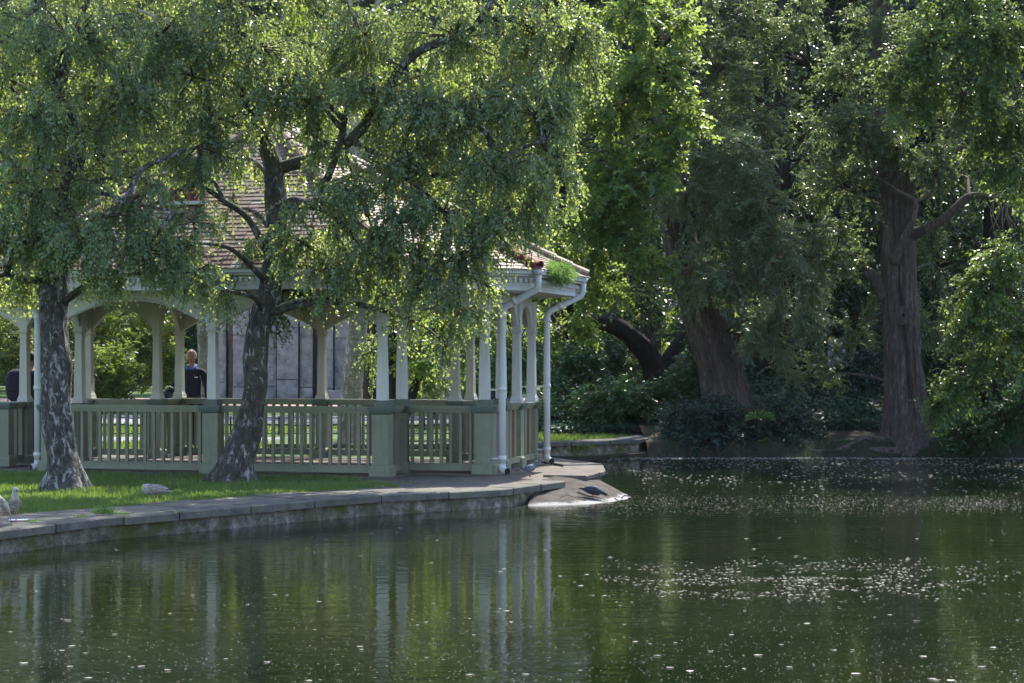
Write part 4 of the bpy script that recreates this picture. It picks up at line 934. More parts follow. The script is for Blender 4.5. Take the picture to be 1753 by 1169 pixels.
# ------------------------------------------------------------------ shrubs, ivy, ground cover
def shrub(name, label, blobs, leafmat, sty='laurel', scale=1.0, group=None, cat='shrub', twig='twig'):
    c = blobs[0][0]; base = Vector((c[0], c[1], max(-.05, bank_z(c[0], c[1]) if c[0] > 2.6 else 0)))
    root = empty(name, base); tag(root, label, cat, group); lv, seg, limbs = Leaves(), newseg(), MB()
    for b in blobs:
        cc = Vector(b[0])
        for s in range(4):
            a = base + Vector((rnd.uniform(-.3,.3), rnd.uniform(-.2,.2), -.05)); limbs.tube([a, a.lerp(cc, .5) + Vector((rnd.uniform(-.1,.1),0,.05)), cc + Vector((rnd.uniform(-.2,.2), rnd.uniform(-.1,.1), rnd.uniform(-.1,.2)))], [.02,.015,.007], 5)
        blob(lv, seg, limbs, cc, b[1], b[2], max(8, b[2] // 6), sty, None, scale, .014, 1.0, 3.0)
    finish(root, base, lv, seg, limbs, leafmat, twig, 'twig', 'foliage'); return root
shrub('laurel_bush', 'low dark bluish shrub hanging over the water left of the willow', [B(1200,715,37.0,70,40,620), B(1270,735,37.0,50,35,330), B(1160,745,37.0,36,30,200), B(1210,755,36.6,75,25,380), B(1180,768,36.4,40,14,120), B(1255,768,36.4,40,14,120)], 'blue_leaf', scale=.72)
shrub('laurel_bush', 'dark shrub right of the willow trunk at the water', [B(1340,725,37.2,55,35,420), B(1380,755,37.0,40,20,150), B(1310,758,36.7,50,20,200), B(1350,766,36.5,40,12,90)], 'blue_leaf', scale=.72)
shrub('rhododendron_bush', 'glossy green shrub under the dark forked trunk', [B(1060,690,39,80,50,520), B(1130,690,39.4,60,40,300)], 'laurel_leaf', scale=.95)
shrub('laurel_bush', 'green shrub touching the left side of the willow trunk', [B(1190,640,39.0,40,60,320), B(1170,680,38.8,40,40,220)], 'laurel_leaf', scale=.8)
shrub('laurel_bush', 'sunlit bush behind the far quay beside the downpipe', [B(985,640,42,70,60,560), B(1040,630,43,60,50,300), B(960,690,41,50,50,300)], 'laurel_leaf', scale=1.0)
shrub('laurel_bush', 'darker bush low behind the far quay coping', [B(1000,705,39.6,70,32,420), B(940,715,39.6,40,30,200)], 'laurel_leaf', scale=.8)
shrub('rose_bush', 'leafy red tipped shrub on the right bank by the big trunk', [B(1690,735,35.4,60,40,380), B(1740,700,35.4,50,60,330), B(1640,755,35.6,40,22,140)], 'laurel_leaf', scale=.8)
shrub('laurel_bush', 'dark bush at the foot of the right bank branches', [B(1680,660,37,60,50,330), B(1740,620,37,60,60,280), B(1640,620,38,40,50,170)], 'dark_leaf', scale=.9)
shrub('laurel_bush', 'dim bush in the shade between willow and big trunk', [B(1420,680,40,60,50,340), B(1480,640,40.5,60,60,300), B(1370,620,41,50,50,240)], 'blue_leaf', scale=1.0)
shrub('laurel_bush', 'dim bush behind the right shoulder of the big trunk', [B(1620,700,39.5,40,60,260), B(1600,640,40,40,60,200)], 'dark_leaf', scale=1.0)
shrub('laurel_bush', 'sunlit glossy bush seen through the left bay', [B(190,640,58,70,60,560), B(240,590,60,60,50,300), B(150,580,60,50,50,260), B(290,620,61,50,70,400), B(210,545,61,110,30,300)], 'yellow_leaf', scale=1.25)
shrub('laurel_bush', 'bright bush behind the person with the backpack', [B(20,600,56,60,70,520), B(90,640,58,50,50,300)], 'yellow_leaf', scale=1.25)
shrub('laurel_bush', 'sunlit bush between the white end columns', [B(870,620,48,60,60,420), B(820,660,48,60,30,200), B(915,600,49,40,60,200)], 'lime_leaf', scale=1.1, sty='yellow')
shrub('laurel_bush', 'small bush right of the bronze figure', [B(740,650,52,50,40,260)], 'lime_leaf', scale=1.1, sty='yellow')
# ivy carpet on the bank between the two trunks and at the quay
lv = Leaves()
def carpet(xa, xb, ya, yb, n, size, zf, h=.12):
    x = rng.uniform(xa, xb, n); y = rng.uniform(ya, yb, n)
    z = np.array([zf(a, b) for a, b in zip(x, y)]) + rng.uniform(0, h, n)
    P = np.stack([x, y, z], 1); Dd = norm(rng.normal(0, 1, (n, 3)) * np.array([1, 1, .3]) + np.array([0, -.3, -.1])); Nn = rng.normal(0, .5, (n, 3)) + np.array([0, -.5, .9])
    s = rng.uniform(.6, 1.2, n) * size
    lv.add(P, Dd, Nn, s, s * .8, rng.random(n))
carpet(4.0, 12.5, 37.7, 42.5, 26000, .10, lambda x, y: bank_z(x, y) + max(0, (y - 37.8)) * .17 * min(1, 1), .22)
carpet(.6, 3.4, 38.2, 41, 6000, .085, lambda x, y: .06 + .12 * max(0, y - 38.2), .2)
o = link('ivy', lv.mesh('ivy', M['ivy_leaf'], (6, 40, 0))); o.location = (6, 40, 0); tag(o, kind='stuff', label='ivy carpet over the bank between the two big trunks', cat='ivy')

def grass_patch(name, pts_fn, n, h, w, mat, zf=lambda x, y: 0., lean=.35):
    P = pts_fn(n); n = len(P); Dd = norm(rng.normal(0, lean, (n, 3)) * np.array([1, 1, .2]) + np.array([0, 0, 1.]))
    L = Leaves(); hh = h * rng.uniform(.4, 1.3, n); nn = rng.normal(0, 1, (n, 3)) * np.array([1, 1, .2]) + np.array([0, -.4, 0])
    cl = np.array([mnoise.noise(Vector((p[0]*1.5, p[1]*1.5, 0))) for p in P])
    L.add(P, Dd, nn, hh * (1 + .5*cl), np.full(n, w), np.clip(.45 + .5*cl + rng.normal(0, .22, n), 0, 1))
    o = link(name, L.mesh(name, M[mat], (0, 0, 0), fold=.05)); tag(o, kind='stuff'); return o
def inside(poly, x, y):
    c = False; j = len(poly) - 1
    for i in range(len(poly)):
        if (poly[i][1] > y) != (poly[j][1] > y) and x < (poly[j][0]-poly[i][0])*(y-poly[i][1])/(poly[j][1]-poly[i][1]) + poly[i][0]: c = not c
        j = i
    return c
near_lawn = [tuple(loc2w(-5.6, -.22)[:2]), tuple(loc2w(-9.5,-.1)[:2]), (-13,26), (-10,14)] + [p for p in offset_line(shore, 1.12)[2:9]] + [(-1.45,24.2), (-1.55,24.9), tuple(loc2w(-.3,-.35)[:2]), tuple(loc2w(-2.5,-.22)[:2])]
def in_poly(poly, jag=.12):
    xs_ = [p[0] for p in poly]; ys_ = [p[1] for p in poly]
    def f(n):
        out = []
        while len(out) < n:
            x = rnd.uniform(min(xs_), max(xs_)); y = rnd.uniform(min(ys_), max(ys_))
            j = jag * mnoise.noise(Vector((x*3, y*3, 4)))
            if inside(poly, x + j, y + j): out.append((x, y, -.06))
        return np.array(out)
    return f
grass_patch('lawn_grass', in_poly([(max(p[0], -9.2), p[1]) for p in near_lawn]), 90000, .075, .012, 'grass')
grass_patch('far_lawn_grass', lambda n: np.stack([rng.uniform(-13, 1.5, n), np.where(rng.random(n) < .5, rng.uniform(34.8, 37.4, n), rng.uniform(40.8, 47, n)), np.full(n, -.06)], 1), 26000, .10, .03, 'grass')
grass_patch('quay_grass', in_poly([(-1.0,34.95),(.9,35.5),(1.9,36.5),(2.4,38),(2.4,39.5),(-1,39)]), 6000, .08, .015, 'grass', )
for o in [o for o in col.objects if o.name.startswith('quay_grass')]: o.location.z = .11
bank_g = grass_patch('bank_moss', lambda n: np.array([(x, shore_y(x) + d, bank_z(x, shore_y(x) + d)) for x, d in zip(rng.uniform(2.8, 11, n), rng.uniform(-.08, .5, n) ** 1.0)]), 5000, .06, .015, 'ivy_leaf', lean=.6)
bl = in_poly([(max(p[0], -9.2), p[1]) for p in near_lawn])(420)
Lf = Leaves(); bl[:, 2] = -.01; Lf.add(bl, norm(rng.normal(0, 1, (420, 3)) * np.array([1,1,.15])), rng.normal(0, .3, (420, 3)) + np.array([0,0,1.]), rng.uniform(.02,.045,420), rng.uniform(.015,.03,420), rng.random(420))
M['dry_leaf'] = leaf_mat('dry_leaf', [(.20,.13,.05), (.32,.25,.10), (.5,.46,.36)], (.3,.25,.1), .3, .6)
o = link('fallen_leaves', Lf.mesh('fallen_leaves', M['dry_leaf'], (0,0,0))); tag(o, kind='stuff')
# weeds between the slabs
tw = MB(); wl = []
for k, (px, py, n, sz) in enumerate([(176,880,160,.09),(212,881,60,.035),(140,885,50,.03),(300,878,20,.03),(60,893,40,.03),(700,828,40,.04)]):
    c = ground(px, py, 0)
    P = np.array(c)[None, :] + rng.normal(0, 1, (n, 3)) * np.array([.03 + sz*.4, .03, 0]); Dd = norm(rng.normal(0, .5, (n, 3)) + np.array([0, 0, 1.]))
    L = Leaves(); L.add(P, Dd, rng.normal(0, 1, (n, 3)), rng.uniform(.5, 1.2, n) * sz, np.full(n, .009), rng.random(n))
    if k == 0:
        o = link('weed_tuft', L.mesh('weed_tuft', M['weed'], c)); o.location = c; tag(o, 'green weed tuft between kerb and slabs left of the preening gull', 'weed')
    else: wl.append(L)
Lw = Leaves()
for l in wl: Lw.P += l.P; Lw.D += l.D; Lw.N += l.N; Lw.L += l.L; Lw.W += l.W; Lw.val += l.val
o = link('crack_moss', Lw.mesh('crack_moss', M['weed'], (0,0,0))); tag(o, kind='stuff')
# grass growing out of the gutter
c0 = loc2w(2.03, 1.25, 2.88); c1 = loc2w(2.03, 2.9, 2.88); n = 1500
t = rng.random(n)[:, None]; P = np.array(c0)*(1-t) + np.array(c1)*t + rng.normal(0, .04, (n, 3))
w_ = np.exp(-((t - .42) / .38) ** 2); Dd = norm(rng.normal(0, .5, (n, 3)) + np.array([.45, -.35, .25]))
L = Leaves(); L.add(P, Dd, rng.normal(0, 1, (n, 3)), (rng.uniform(.08, .24, (n, 1)) * w_)[:, 0], np.full(n, .012), rng.random(n))
n = 900; t = rng.random(n)[:, None]; P = np.array(c0)*(1-t) + np.array(c1)*t + np.array([.05,-.03,.0]) + rng.normal(0, .05, (n, 3)); w_ = np.exp(-((t - .42) / .3) ** 2)
L.add(P, norm(rng.normal(0, .35, (n, 3)) + np.array([.3, -.2, -.8])), rng.normal(0, 1, (n, 3)), (rng.uniform(.06, .22, (n, 1)) * w_)[:, 0], np.full(n, .012), rng.random(n))
gp = c0.lerp(c1, .4); o = link('gutter_weeds', L.mesh('gutter_weeds', M['weed'], gp)); o.location = gp
tag(o, 'tuft of green grass growing out of the white gutter', 'weeds')
# seedling with pale fingered leaves at the waterline
def star_plant(label, px, py, Y, n, ln, wd, mat, spread):
    c = at(px, py, Y); L = Leaves()
    for k in range(n):
        a = math.pi * (k + .5) / n - math.pi/2; d = Vector((math.sin(a)*spread, -.5, math.cos(a)*.6 - .25)).normalized()
        L.add(np.array([c]), np.array([d]), np.array([[0, -.6, .8]]), np.array([ln]), np.array([wd]), np.array([.9]))
        q = c + d * ln * .4
        for s in (-1, 1): L.add(np.array([q]), np.array([d + Vector((s*.5, 0, .1))]), np.array([[0, -.6, .8]]), np.array([ln*.55]), np.array([wd*.8]), np.array([.7]))
    o = link('fern_plant', L.mesh('fern_plant', M[mat], c)); o.location = c; tag(o, label, 'plant')
star_plant('bright green fingered leaf plant right of the willow foot', 1300, 715, 36.6, 9, .34, .08, 'weed', 1.3)
star_plant('pale yellow seedling at the waterline', 1308, 757, 36.4, 5, .17, .07, 'yellow_leaf', 1.3)

# bare twigs and sticks
def stick(name, label, pts, r, mat='pale_twig', cat='twig', n=6, parent=None):
    mb = MB()
    for q in (pts if isinstance(pts[0], list) else [pts]):
        p, rr = crom(q, [r] * (len(q) - 1) + [r*.4], 5); mb.tube(p, rr, n)
    o = mb.build(name, M[mat], smooth=True); tag(o, label, cat); return o
stick('dead_twig', 'bare arched twig at the waterline under the low shrub', [at(1180,782,36), at(1186,768,36), at(1198,767,36), at(1207,782,36)], .010, 'twig')
stick('dead_branch', 'tangle of bare twigs at the water below the willow', [[at(1228,781,36), at(1245,768,36.1), at(1262,770,36.1), at(1275,780,36)], [at(1240,780,36), at(1252,760,36.1), at(1262,752,36.2)], [at(1250,781,36), at(1270,772,36), at(1290,781,36)], [at(1232,779,36), at(1228,765,36), at(1236,755,36.1)], [at(1258,778,36), at(1275,762,36.1), at(1272,752,36.2)]], .011, 'twig')
stick('dead_twig', 'thin curved twig at the waterline left of the roots', [at(1316,780,36.2), at(1325,768,36.2), at(1340,767,36.2)], .009, 'twig')
stick('floating_stick', 'pale stick poking out of the water below the downpipes', [ground(944,1046,WZ) + Vector((0,0,-.05)), ground(944,1046,WZ) + Vector((.0,0,.05)), ground(944,1046,WZ) + Vector((.01,0,.11)), ground(944,1046,WZ) + Vector((.025,.0,.17))], .010, cat='stick')
# hanging bare twigs on the big tree's right bough
mb = MB()
for k in range(16):
    x = 1700 + k*3.6 + rnd.uniform(-3, 3); q = [at(x, 338, 36), at(x + rnd.uniform(-8,8), 365, 36), at(x + rnd.uniform(-14,14), 395, 36)]; p, rr = crom(q, [.012,.009,.004], 4); mb.tube(p, rr, 4)
mb.build('hanging_twigs', M['pale_twig'], big, smooth=True, origin=g9)['kind'] = 'stuff'
# ------------------------------------------------------------------ granite monument behind the lawn
mon = empty('granite_wall', at(560, 682, 74) * 1.0); mon.location.z = -.05; MO = Vector(mon.location)
tag(mon, 'tall wall of rough grey granite slabs beyond the lawn', 'monument')
px = 338; k = 0
while px < 800:
    w = rnd.choice([20, 26, 34, 38, 30, 24]); dep = rnd.uniform(-.25, .25); Y = 74 + dep; cuts = sorted([-.1] + [rnd.uniform(1.2, 3.4)] + ([rnd.uniform(.4, .8)] if rnd.random() < .4 else []) + [rnd.uniform(3.6, 4.0)] + [6.4])
    x0 = (px - CX) / F * 74; x1 = (px + w - 2.2 - CX) / F * 74
    mt = 'granite'
    if k % 6 in (2,): mt = 'rust_stone'; Y += .45; x1 = x0 + .22; w = 11
    for a, b in zip(cuts, cuts[1:]):
        if b - a < .3: continue
        n1, n2, nz = 5, 3, max(3, int((b - a) / .35)); mb = MB(); yy = Y + rnd.uniform(-.05, .05)
        for j in range(nz + 1):
            for i in range(n1 + 1):
                x = x0 + (x1 - x0) * i / n1; z = a + .012 + (b - a - .024) * j / nz; e_ = (i in (0, n1)) or (j in (0, nz))
                mb.v.append((x, yy + (.05 if e_ else 0) + .05 * mnoise.noise(Vector((x*3, z*3, k))), z)); mb.c.append(.5)
        mb.f = [(j*(n1+1)+i, j*(n1+1)+i+1, (j+1)*(n1+1)+i+1, (j+1)*(n1+1)+i) for j in range(nz) for i in range(n1)]
        mb.box(((x0+x1)/2, yy + .36, (a+b)/2), (x1-x0-.01, .6, b-a-.03)); mb.build('stone', M[mt], mon, origin=MO)
    px += w; k += 1
mb = MB(); mb.box(((at(570,0,74.9)).x, 75.2, 3.1), (10, .5, 6.3)); mb.build('backing_wall', M['granite'], mon, origin=MO)
lb = empty('stone_ledge', (at(650,680,71).x, 71, -.06)); tag(lb, 'long low granite block under the bronze figure', 'ledge')
for a, b in ((562, 596), (599, 628), (631, 690), (693, 760)):
    mb = MB(); x0, x1 = (a-CX)/F*71, (b-CX)/F*71; mb.box(((x0+x1)/2, 71, .18), (x1-x0, .8, .42)); mb.build('stone', M['granite'], lb, origin=lb.location, bevel=.05)
bz = MB(); c = Vector((at(645,668,71).x, 71, .42))
bz.tube([c + Vector(p) for p in ((-.75,0,.10),(-.45,0,.16),(0,0,.20),(.35,0,.24),(.55,0,.20))], [.08,.16,.18,.2,.1], 12); bz.ell(c + Vector((.62,0,.36)), (.13,.12,.15)); bz.tube([c + Vector(p) for p in ((.4,-.1,.2),(.55,-.2,.08),(.8,-.2,.03))], [.08,.06,.05], 8)
bz.tube([c + Vector(p) for p in ((-.5,-.1,.15),(-.9,-.15,.08),(-1.1,-.15,.03))], [.09,.07,.05], 8)
tag(bz.build('bronze_sculpture', M['bronze'], smooth=True), 'green patinated reclining bronze figure on the granite ledge', 'sculpture')
# low hoop fence along the garden path
fe = empty('hoop_fence', (-6, 37.0, -.06)); tag(fe, 'low black iron hoop fence along the garden path', 'fence')
FO = Vector(fe.location)
pm = MB(); pm.box((0, 0, .2), (.035, .035, .42)); me_fp = pm.mesh('fence_post', M['iron'])
for row, yy in ((0, 36.9), (1, 41.4)):
    xs_ = [-14.5 + 1.05 * i for i in range(15)]
    for i, x in enumerate(xs_):
        link('fence_post', me_fp, fe, (x - FO.x, yy - FO.y, 0))
        if i < len(xs_) - 1:
            mb = MB(); mb.tube([(x, yy, .30), (x + .35, yy, .335), (x + .7, yy, .335), (x + 1.05, yy, .30)], .012, 6); mb.tube([(x, yy, .16), (x + 1.05, yy, .16)], .010, 6)
            mb.build('fence_rail', M['iron'], fe, origin=FO)
# litter bin far behind
bn = MB(); c = Vector((at(846,690,47).x, 47, -.05)); bn.tube([c + Vector((0,0,0)), c + Vector((0,0,.9)), c + Vector((0,0,.92))], [.24,.26,.20], 14)
tag(bn.build('litter_bin', M['iron']), 'dark litter bin seen between the white end column and downpipe', 'bin')
# blank board added for an unidentified bright patch in the wood
hb = MB(); c = at(1432, 604, 41.6); hb.box((c.x, 41.6, c.z), (.36, .12, .62)); hb.box((c.x, 41.62, .9), (.10, .08, 1.2))
tag(hb.build('patch_board', M['pale_patch']), 'blank pale board added for an unidentified bright patch left of the big trunk', 'board')

# ------------------------------------------------------------------ air between here and the wood
hz = MB(); hz.box((0, 74, 24.5), (420, 168, 53)); hzm, nt, out = newmat('haze')
pv = nt.nodes.new('ShaderNodeVolumePrincipled'); pv.inputs['Color'].default_value = (.86,.93,1,1); pv.inputs['Density'].default_value = .00007; pv.inputs['Anisotropy'].default_value = .3
nt.links.new(pv.outputs[0], out.inputs['Volume']); tag(hz.build('haze', hzm), kind='stuff')
# ------------------------------------------------------------------ people
def skinned(name, joints, edges, mat, parent, org, sub=2, root=0):
    me = bpy.data.meshes.new(name); me.from_pydata([tuple(Vector(j[0]) - Vector(org)) for j in joints], edges, [])
    o = link(name, me, parent); me.materials.append(mat)
    sk = o.modifiers.new('skin', 'SKIN'); o.modifiers.new('sub', 'SUBSURF').levels = sub; o.modifiers['sub'].render_levels = sub
    sk.use_smooth_shade = True
    for i, j in enumerate(joints):
        r = j[1]; d = me.skin_vertices[0].data[i]; d.radius = (r, r) if not hasattr(r, '__len__') else r; d.use_root = (i == root)
    return o
def person(base, rz, label, top, trousers, hair, hairmat, arms, stride=.12, h=1.78, face=True, collar=None, lean=0):
    root = empty('person', base, rz); tag(root, label, 'person'); Z = (0, 0, 0); k = h / 1.78
    def J(x, y, z, r): return ((x*k, y*k, z*k), (r[0]*k, r[1]*k) if hasattr(r, '__len__') else r*k)
    s = stride
    # continuous body (head added below into the same skin)
    leg = lambda sd, st: [J(sd*.10, 0, .92, (.10,.09)), J(sd*.10, -st*.45, .50, .066), J(sd*.10, -st*.2 + (.0 if st > 0 else .05), .10, .045), J(sd*.11, -st*.2 - .12 + (.0 if st > 0 else .05), .045, (.045,.03))]
    body = [J(0,0,.98,(.13,.085)), J(0,0,1.12,(.12,.08)), J(0,0-lean*.3,1.30,(.135,.09)), J(0,-lean,1.43,(.075,.06)), J(0,-lean,1.52,.058), J(0,-.01-lean,1.575,.055)]
    ed = [(0,1),(1,2),(2,3),(3,4),(4,5)]
    for sd in (-1, 1):
        n0 = len(body); body += leg(sd, s*sd)[0:]; ed += [(0,n0),(n0,n0+1),(n0+1,n0+2),(n0+2,n0+3)]
    for sd, (el, wr) in zip((-1, 1), arms):
        n0 = len(body); body += [J(sd*.175, -lean, 1.41, .040), J(*el, .036), J(*wr, .034)]; ed += [(3,n0),(n0,n0+1),(n0+1,n0+2)]
    skinned('body', body, ed, M['skin'], root, Z)
    # clothes: slightly larger shells
    g = .014
    tp = [((0,0,.83*k),(.170*k,.125*k)), ((0,0,.95*k),(.168*k,.122*k)), ((0,0,1.12*k),(.165*k,.12*k)), ((0,-lean*.3*k,1.30*k),(.182*k,.13*k)), ((0,-lean*k,1.43*k),(.125*k,.092*k)), ((0,-lean*k,1.475*k),(.070*k,.066*k))]
    te = [(0,1),(1,2),(2,3),(3,4),(4,5)]
    for sd, (el, wr) in zip((-1, 1), arms):
        n0 = len(tp); e_ = Vector(el); w_ = Vector(wr)
        tp += [((sd*.19*k,-lean*k,1.415*k),.073*k), (tuple(e_*k),.060*k), (tuple(e_.lerp(w_,.9)*k),.045*k)]; te += [(4,n0),(n0,n0+1),(n0+1,n0+2)]
    skinned('jumper', tp, te, top, root, Z)
    tr = [((0,0,.97*k),(.155*k,.112*k))]; tre = []
    for sd in (-1, 1):
        n0 = len(tr); L_ = leg(sd, s*sd)
        tr += [(L_[0][0],(.105*k,.10*k)), (L_[1][0],.082*k), ((L_[2][0][0],L_[2][0][1],L_[2][0][2]),.068*k)]; tre += [(0,n0),(n0,n0+1),(n0+1,n0+2)]
    skinned('trousers', tr, tre, trousers, root, Z)
    for sd in (-1, 1):
        L_ = leg(sd, s*sd); a = Vector(L_[2][0]); mb = MB(); mb.ell((a.x, a.y - .07, .05), (.05,.14,.055)); mb.build('shoe', M['black_cloth'], root, smooth=True)
    # head: one shaped surface with brow, nose, chin, and ears
    mb = MB(); n1, n2 = 28, 24; hc = Vector((0, -.02-lean, 1.665)) * k; vs = []
    for i in range(n2 + 1):
        a = math.pi * i / n2
        for j in range(n1):
            b = 2*math.pi*j/n1; x = math.sin(a)*math.cos(b); y = math.sin(a)*math.sin(b); z = math.cos(a)
            p = Vector((x*.083, y*.098, z*.118))
            if z < 0: p.x *= 1 - .30*(-z)**1.3; p.y *= 1 - .12*(-z)
            if y < 0:
                fx_ = x; 
                nose = math.exp(-(fx_/.16)**2) * math.exp(-((z + .10)/.17)**2); p.y -= .026*nose
                eye = math.exp(-((abs(fx_)-.38)/.16)**2) * math.exp(-((z - .08)/.10)**2); p.y += .012*eye
                brow = math.exp(-((z - .22)/.07)**2) * math.exp(-(fx_/.6)**2); p.y -= .006*brow
                mouth = math.exp(-(fx_/.28)**2) * math.exp(-((z + .47)/.035)**2); p.y += .006*mouth
                chin = math.exp(-(fx_/.3)**2) * math.exp(-((z + .8)/.12)**2); p.y -= .014*chin
            vs.append(hc + p * k)
    mb.add(vs, [(i*n1+j, (i+1)*n1+j, (i+1)*n1+(j+1) % n1, i*n1+(j+1) % n1) for i in range(n2) for j in range(n1)])
    for sd in (-1, 1): mb.ell(hc + Vector((sd*.086, .01, -.005))*k, (.010*k,.020*k,.033*k), 8, 6)
    mb.build('head', M['skin'], root, smooth=True)
    if face:
        mb = MB()
        for sd in (-1, 1): mb.ell(hc + Vector((sd*.030, -.081, .010))*k, (.016*k,.008*k,.009*k), 8, 5)
        mb.build('eyes', M['dark_hole'], root, smooth=True)  # oversized dark ovals: eyes with the shade of their sockets painted in
        mb = MB()
        for sd in (-1, 1): mb.box(hc + Vector((sd*.031, -.094, .031))*k, (.034*k,.008*k,.007*k))
        mb.build('eyebrows', M['grey_hair'], root)
        mb = MB(); mb.box(hc + Vector((0, -.094, -.057))*k, (.040*k,.006*k,.006*k)); mb.build('mouth', M['red_tile'], root)
    mb = MB(); vs = []; fs = []
    for i in range(9):
        a = .02 + (math.pi*.56) * i / 8
        for j in range(24):
            b = 2*math.pi*j/24; x, y, z = math.sin(a)*math.cos(b), math.sin(a)*math.sin(b), math.cos(a)
            if hair == 'short' and y < -.30 and abs(x) < .74: q = .95
            elif hair != 'short' and y < -.45: q = .95
            else: q = 1.07
            vs.append(hc + Vector((x*.083*q, y*.098*q, z*.118*q))*k)
    mb.add(vs, [(i*24+j, (i+1)*24+j, (i+1)*24+(j+1) % 24, i*24+(j+1) % 24) for i in range(8) for j in range(24)]); mb.build('hair', hairmat, root, smooth=True)
    if collar:
        mb = MB()
        for sd in (-1, 1):
            mb.tube([Vector(p)*k for p in ((sd*.0, .07-lean, 1.535), (sd*.065, .045-lean, 1.53), (sd*.078, -.03-lean, 1.505), (sd*.045, -.095-lean, 1.46), (sd*.012, -.115-lean, 1.445))], [.016,.018,.02,.022,.008], 8, flat=.6)
        mb.build('collar', collar, root, smooth=True)
    # hands with five fingers
    for sd, (el, wr) in zip((-1, 1), arms):
        e_, w_ = Vector(el)*k, Vector(wr)*k; d = (w_ - e_).normalized(); sdv = d.cross(Vector((0,1,0))).normalized(); nv_ = sdv.cross(d)
        mb = MB(); mb.tube([w_, w_ + d*.04, w_ + d*.085], [.030,.040,.036], 10, flat=.5)
        for q, (off, ln) in enumerate(((-.028,.055),(-.010,.068),(.010,.064),(.027,.050))):
            a = w_ + d*.08 + sdv*off; mb.tube([a, a + d*ln*.5 + nv_*.008, a + d*ln*.85 + nv_*.03], [.009,.0085,.006], 6)
        a = w_ + d*.025 - sdv*.032; mb.tube([a, a + d*.03 - sdv*.018, a + d*.058 - sdv*.02 + nv_*.012], [.011,.010,.007], 6)
        mb.build('hand', M['skin'], root, smooth=True)
    return root
mY = 31.9 + .75; mx = (328.5 - CX) / F * mY
man = person((mx, mY, -.04), R(-6), 'person with grey cropped hair in navy jumper with blue collar', M['navy'], M['black_cloth'], 'short', M['grey_hair'],
   [((-.30, .02, 1.18), (-.40, -.10, .98)), ((.26, .03, 1.14), (.28, -.03, .86))], stride=.22, h=1.80, collar=M['blue_cloth'])
mb = MB(); mb.box((.115, -.143, 1.335), (.055,.006,.016)); lg = mb.build('chest_print', M['white_print'], man); mb = MB(); mb.box((.085, -.146, 1.36), (.010,.006,.03)); mb.build('chest_mark', M['red_cloth'], man)
# black bag he carries
c = at(285, 684, mY - .25); mb = MB(); pts = []
n1, n2 = 20, 14
for i in range(n2 + 1):
    a = math.pi*i/n2
    for j in range(n1):
        b = 2*math.pi*j/n1; r = 1 + .18*mnoise.noise(Vector((math.cos(b)*2, math.sin(b)*2, a*2))); mb.v.append((c.x - .0 + .19*math.sin(a)*math.cos(b)*r, c.y + .14*math.sin(a)*math.sin(b)*r, c.z - .12 + .27*math.cos(a)*r)); mb.c.append(.5)
mb.f = [(i*n1+j, (i+1)*n1+j, (i+1)*n1+(j+1) % n1, i*n1+(j+1) % n1) for i in range(n2) for j in range(n1)]
mb.tube([(c.x, c.y, c.z + .1), (c.x + .06, c.y, c.z + .2), (c.x + .16, c.y + .05, c.z + .17)], [.05,.03,.03], 8)
tag(mb.build('refuse_bag', M['bag_plastic'], smooth=True), 'shiny black plastic bag held at the side of the man in navy', 'bag')
# walker with backpack at the left, seen from behind and mostly behind the birch
bY = 31.6; bx = (52 - CX) / F * bY
bp = person((bx, bY, -.04), R(150), 'person in dark jacket walking away behind the leftmost birch', M['navy'], M['jeans'], 'full', M['dark_hair'],
   [((-.28, .03, 1.15), (-.27, -.15, .98)), ((.28, .03, 1.15), (.27, -.15, .98))], stride=.2, h=1.76, face=False)
mb = MB(); n1, n2 = 20, 14
for i in range(n2 + 1):
    a = math.pi*i/n2
    for j in range(n1):
        b = 2*math.pi*j/n1; sx = math.copysign(abs(math.cos(b))**.6, math.cos(b)); sy = math.copysign(abs(math.sin(b))**.6, math.sin(b)); q = math.sin(a)**.6
        mb.v.append((bx - .17 + .19*sx*q, bY - .15 + .16*sy*q, 1.17 + .27*math.copysign(abs(math.cos(a))**.8, math.cos(a)) + .012*mnoise.noise(Vector((sx*4, sy*4, a*4))))); mb.c.append(.5)
mb.f = [(i*n1+j, (i+1)*n1+j, (i+1)*n1+(j+1) % n1, i*n1+(j+1) % n1) for i in range(n2) for j in range(n1)]
bpk = mb.build('backpack', M['navy'], smooth=True); tag(bpk, 'bulky dark backpack worn by the person behind the leftmost birch', 'backpack')
mb = MB(); mb.tube([(bx-.30, bY-.34, 1.12), (bx-.17, bY-.345, 1.10), (bx-.04, bY-.33, 1.12)], .012, 6); mb.tube([(bx-.17,bY-.18,1.43),(bx-.17,bY-.12,1.49),(bx-.12,bY-.10,1.44)], .012, 6); mb.build('strap', M['black_cloth'], bpk, origin=bpk.location)
fY = 46; fx = (1074 - CX) / F * fY
person((fx, fY, -.05), R(60), 'person in blue trousers far off under the forked trunk', M['navy'], M['blue_cloth'], 'full', M['dark_hair'],
   [((-.28, .03, 1.15), (-.27, -.1, .96)), ((.28, .03, 1.15), (.27, -.1, .96))], stride=.25, h=1.7, face=False)

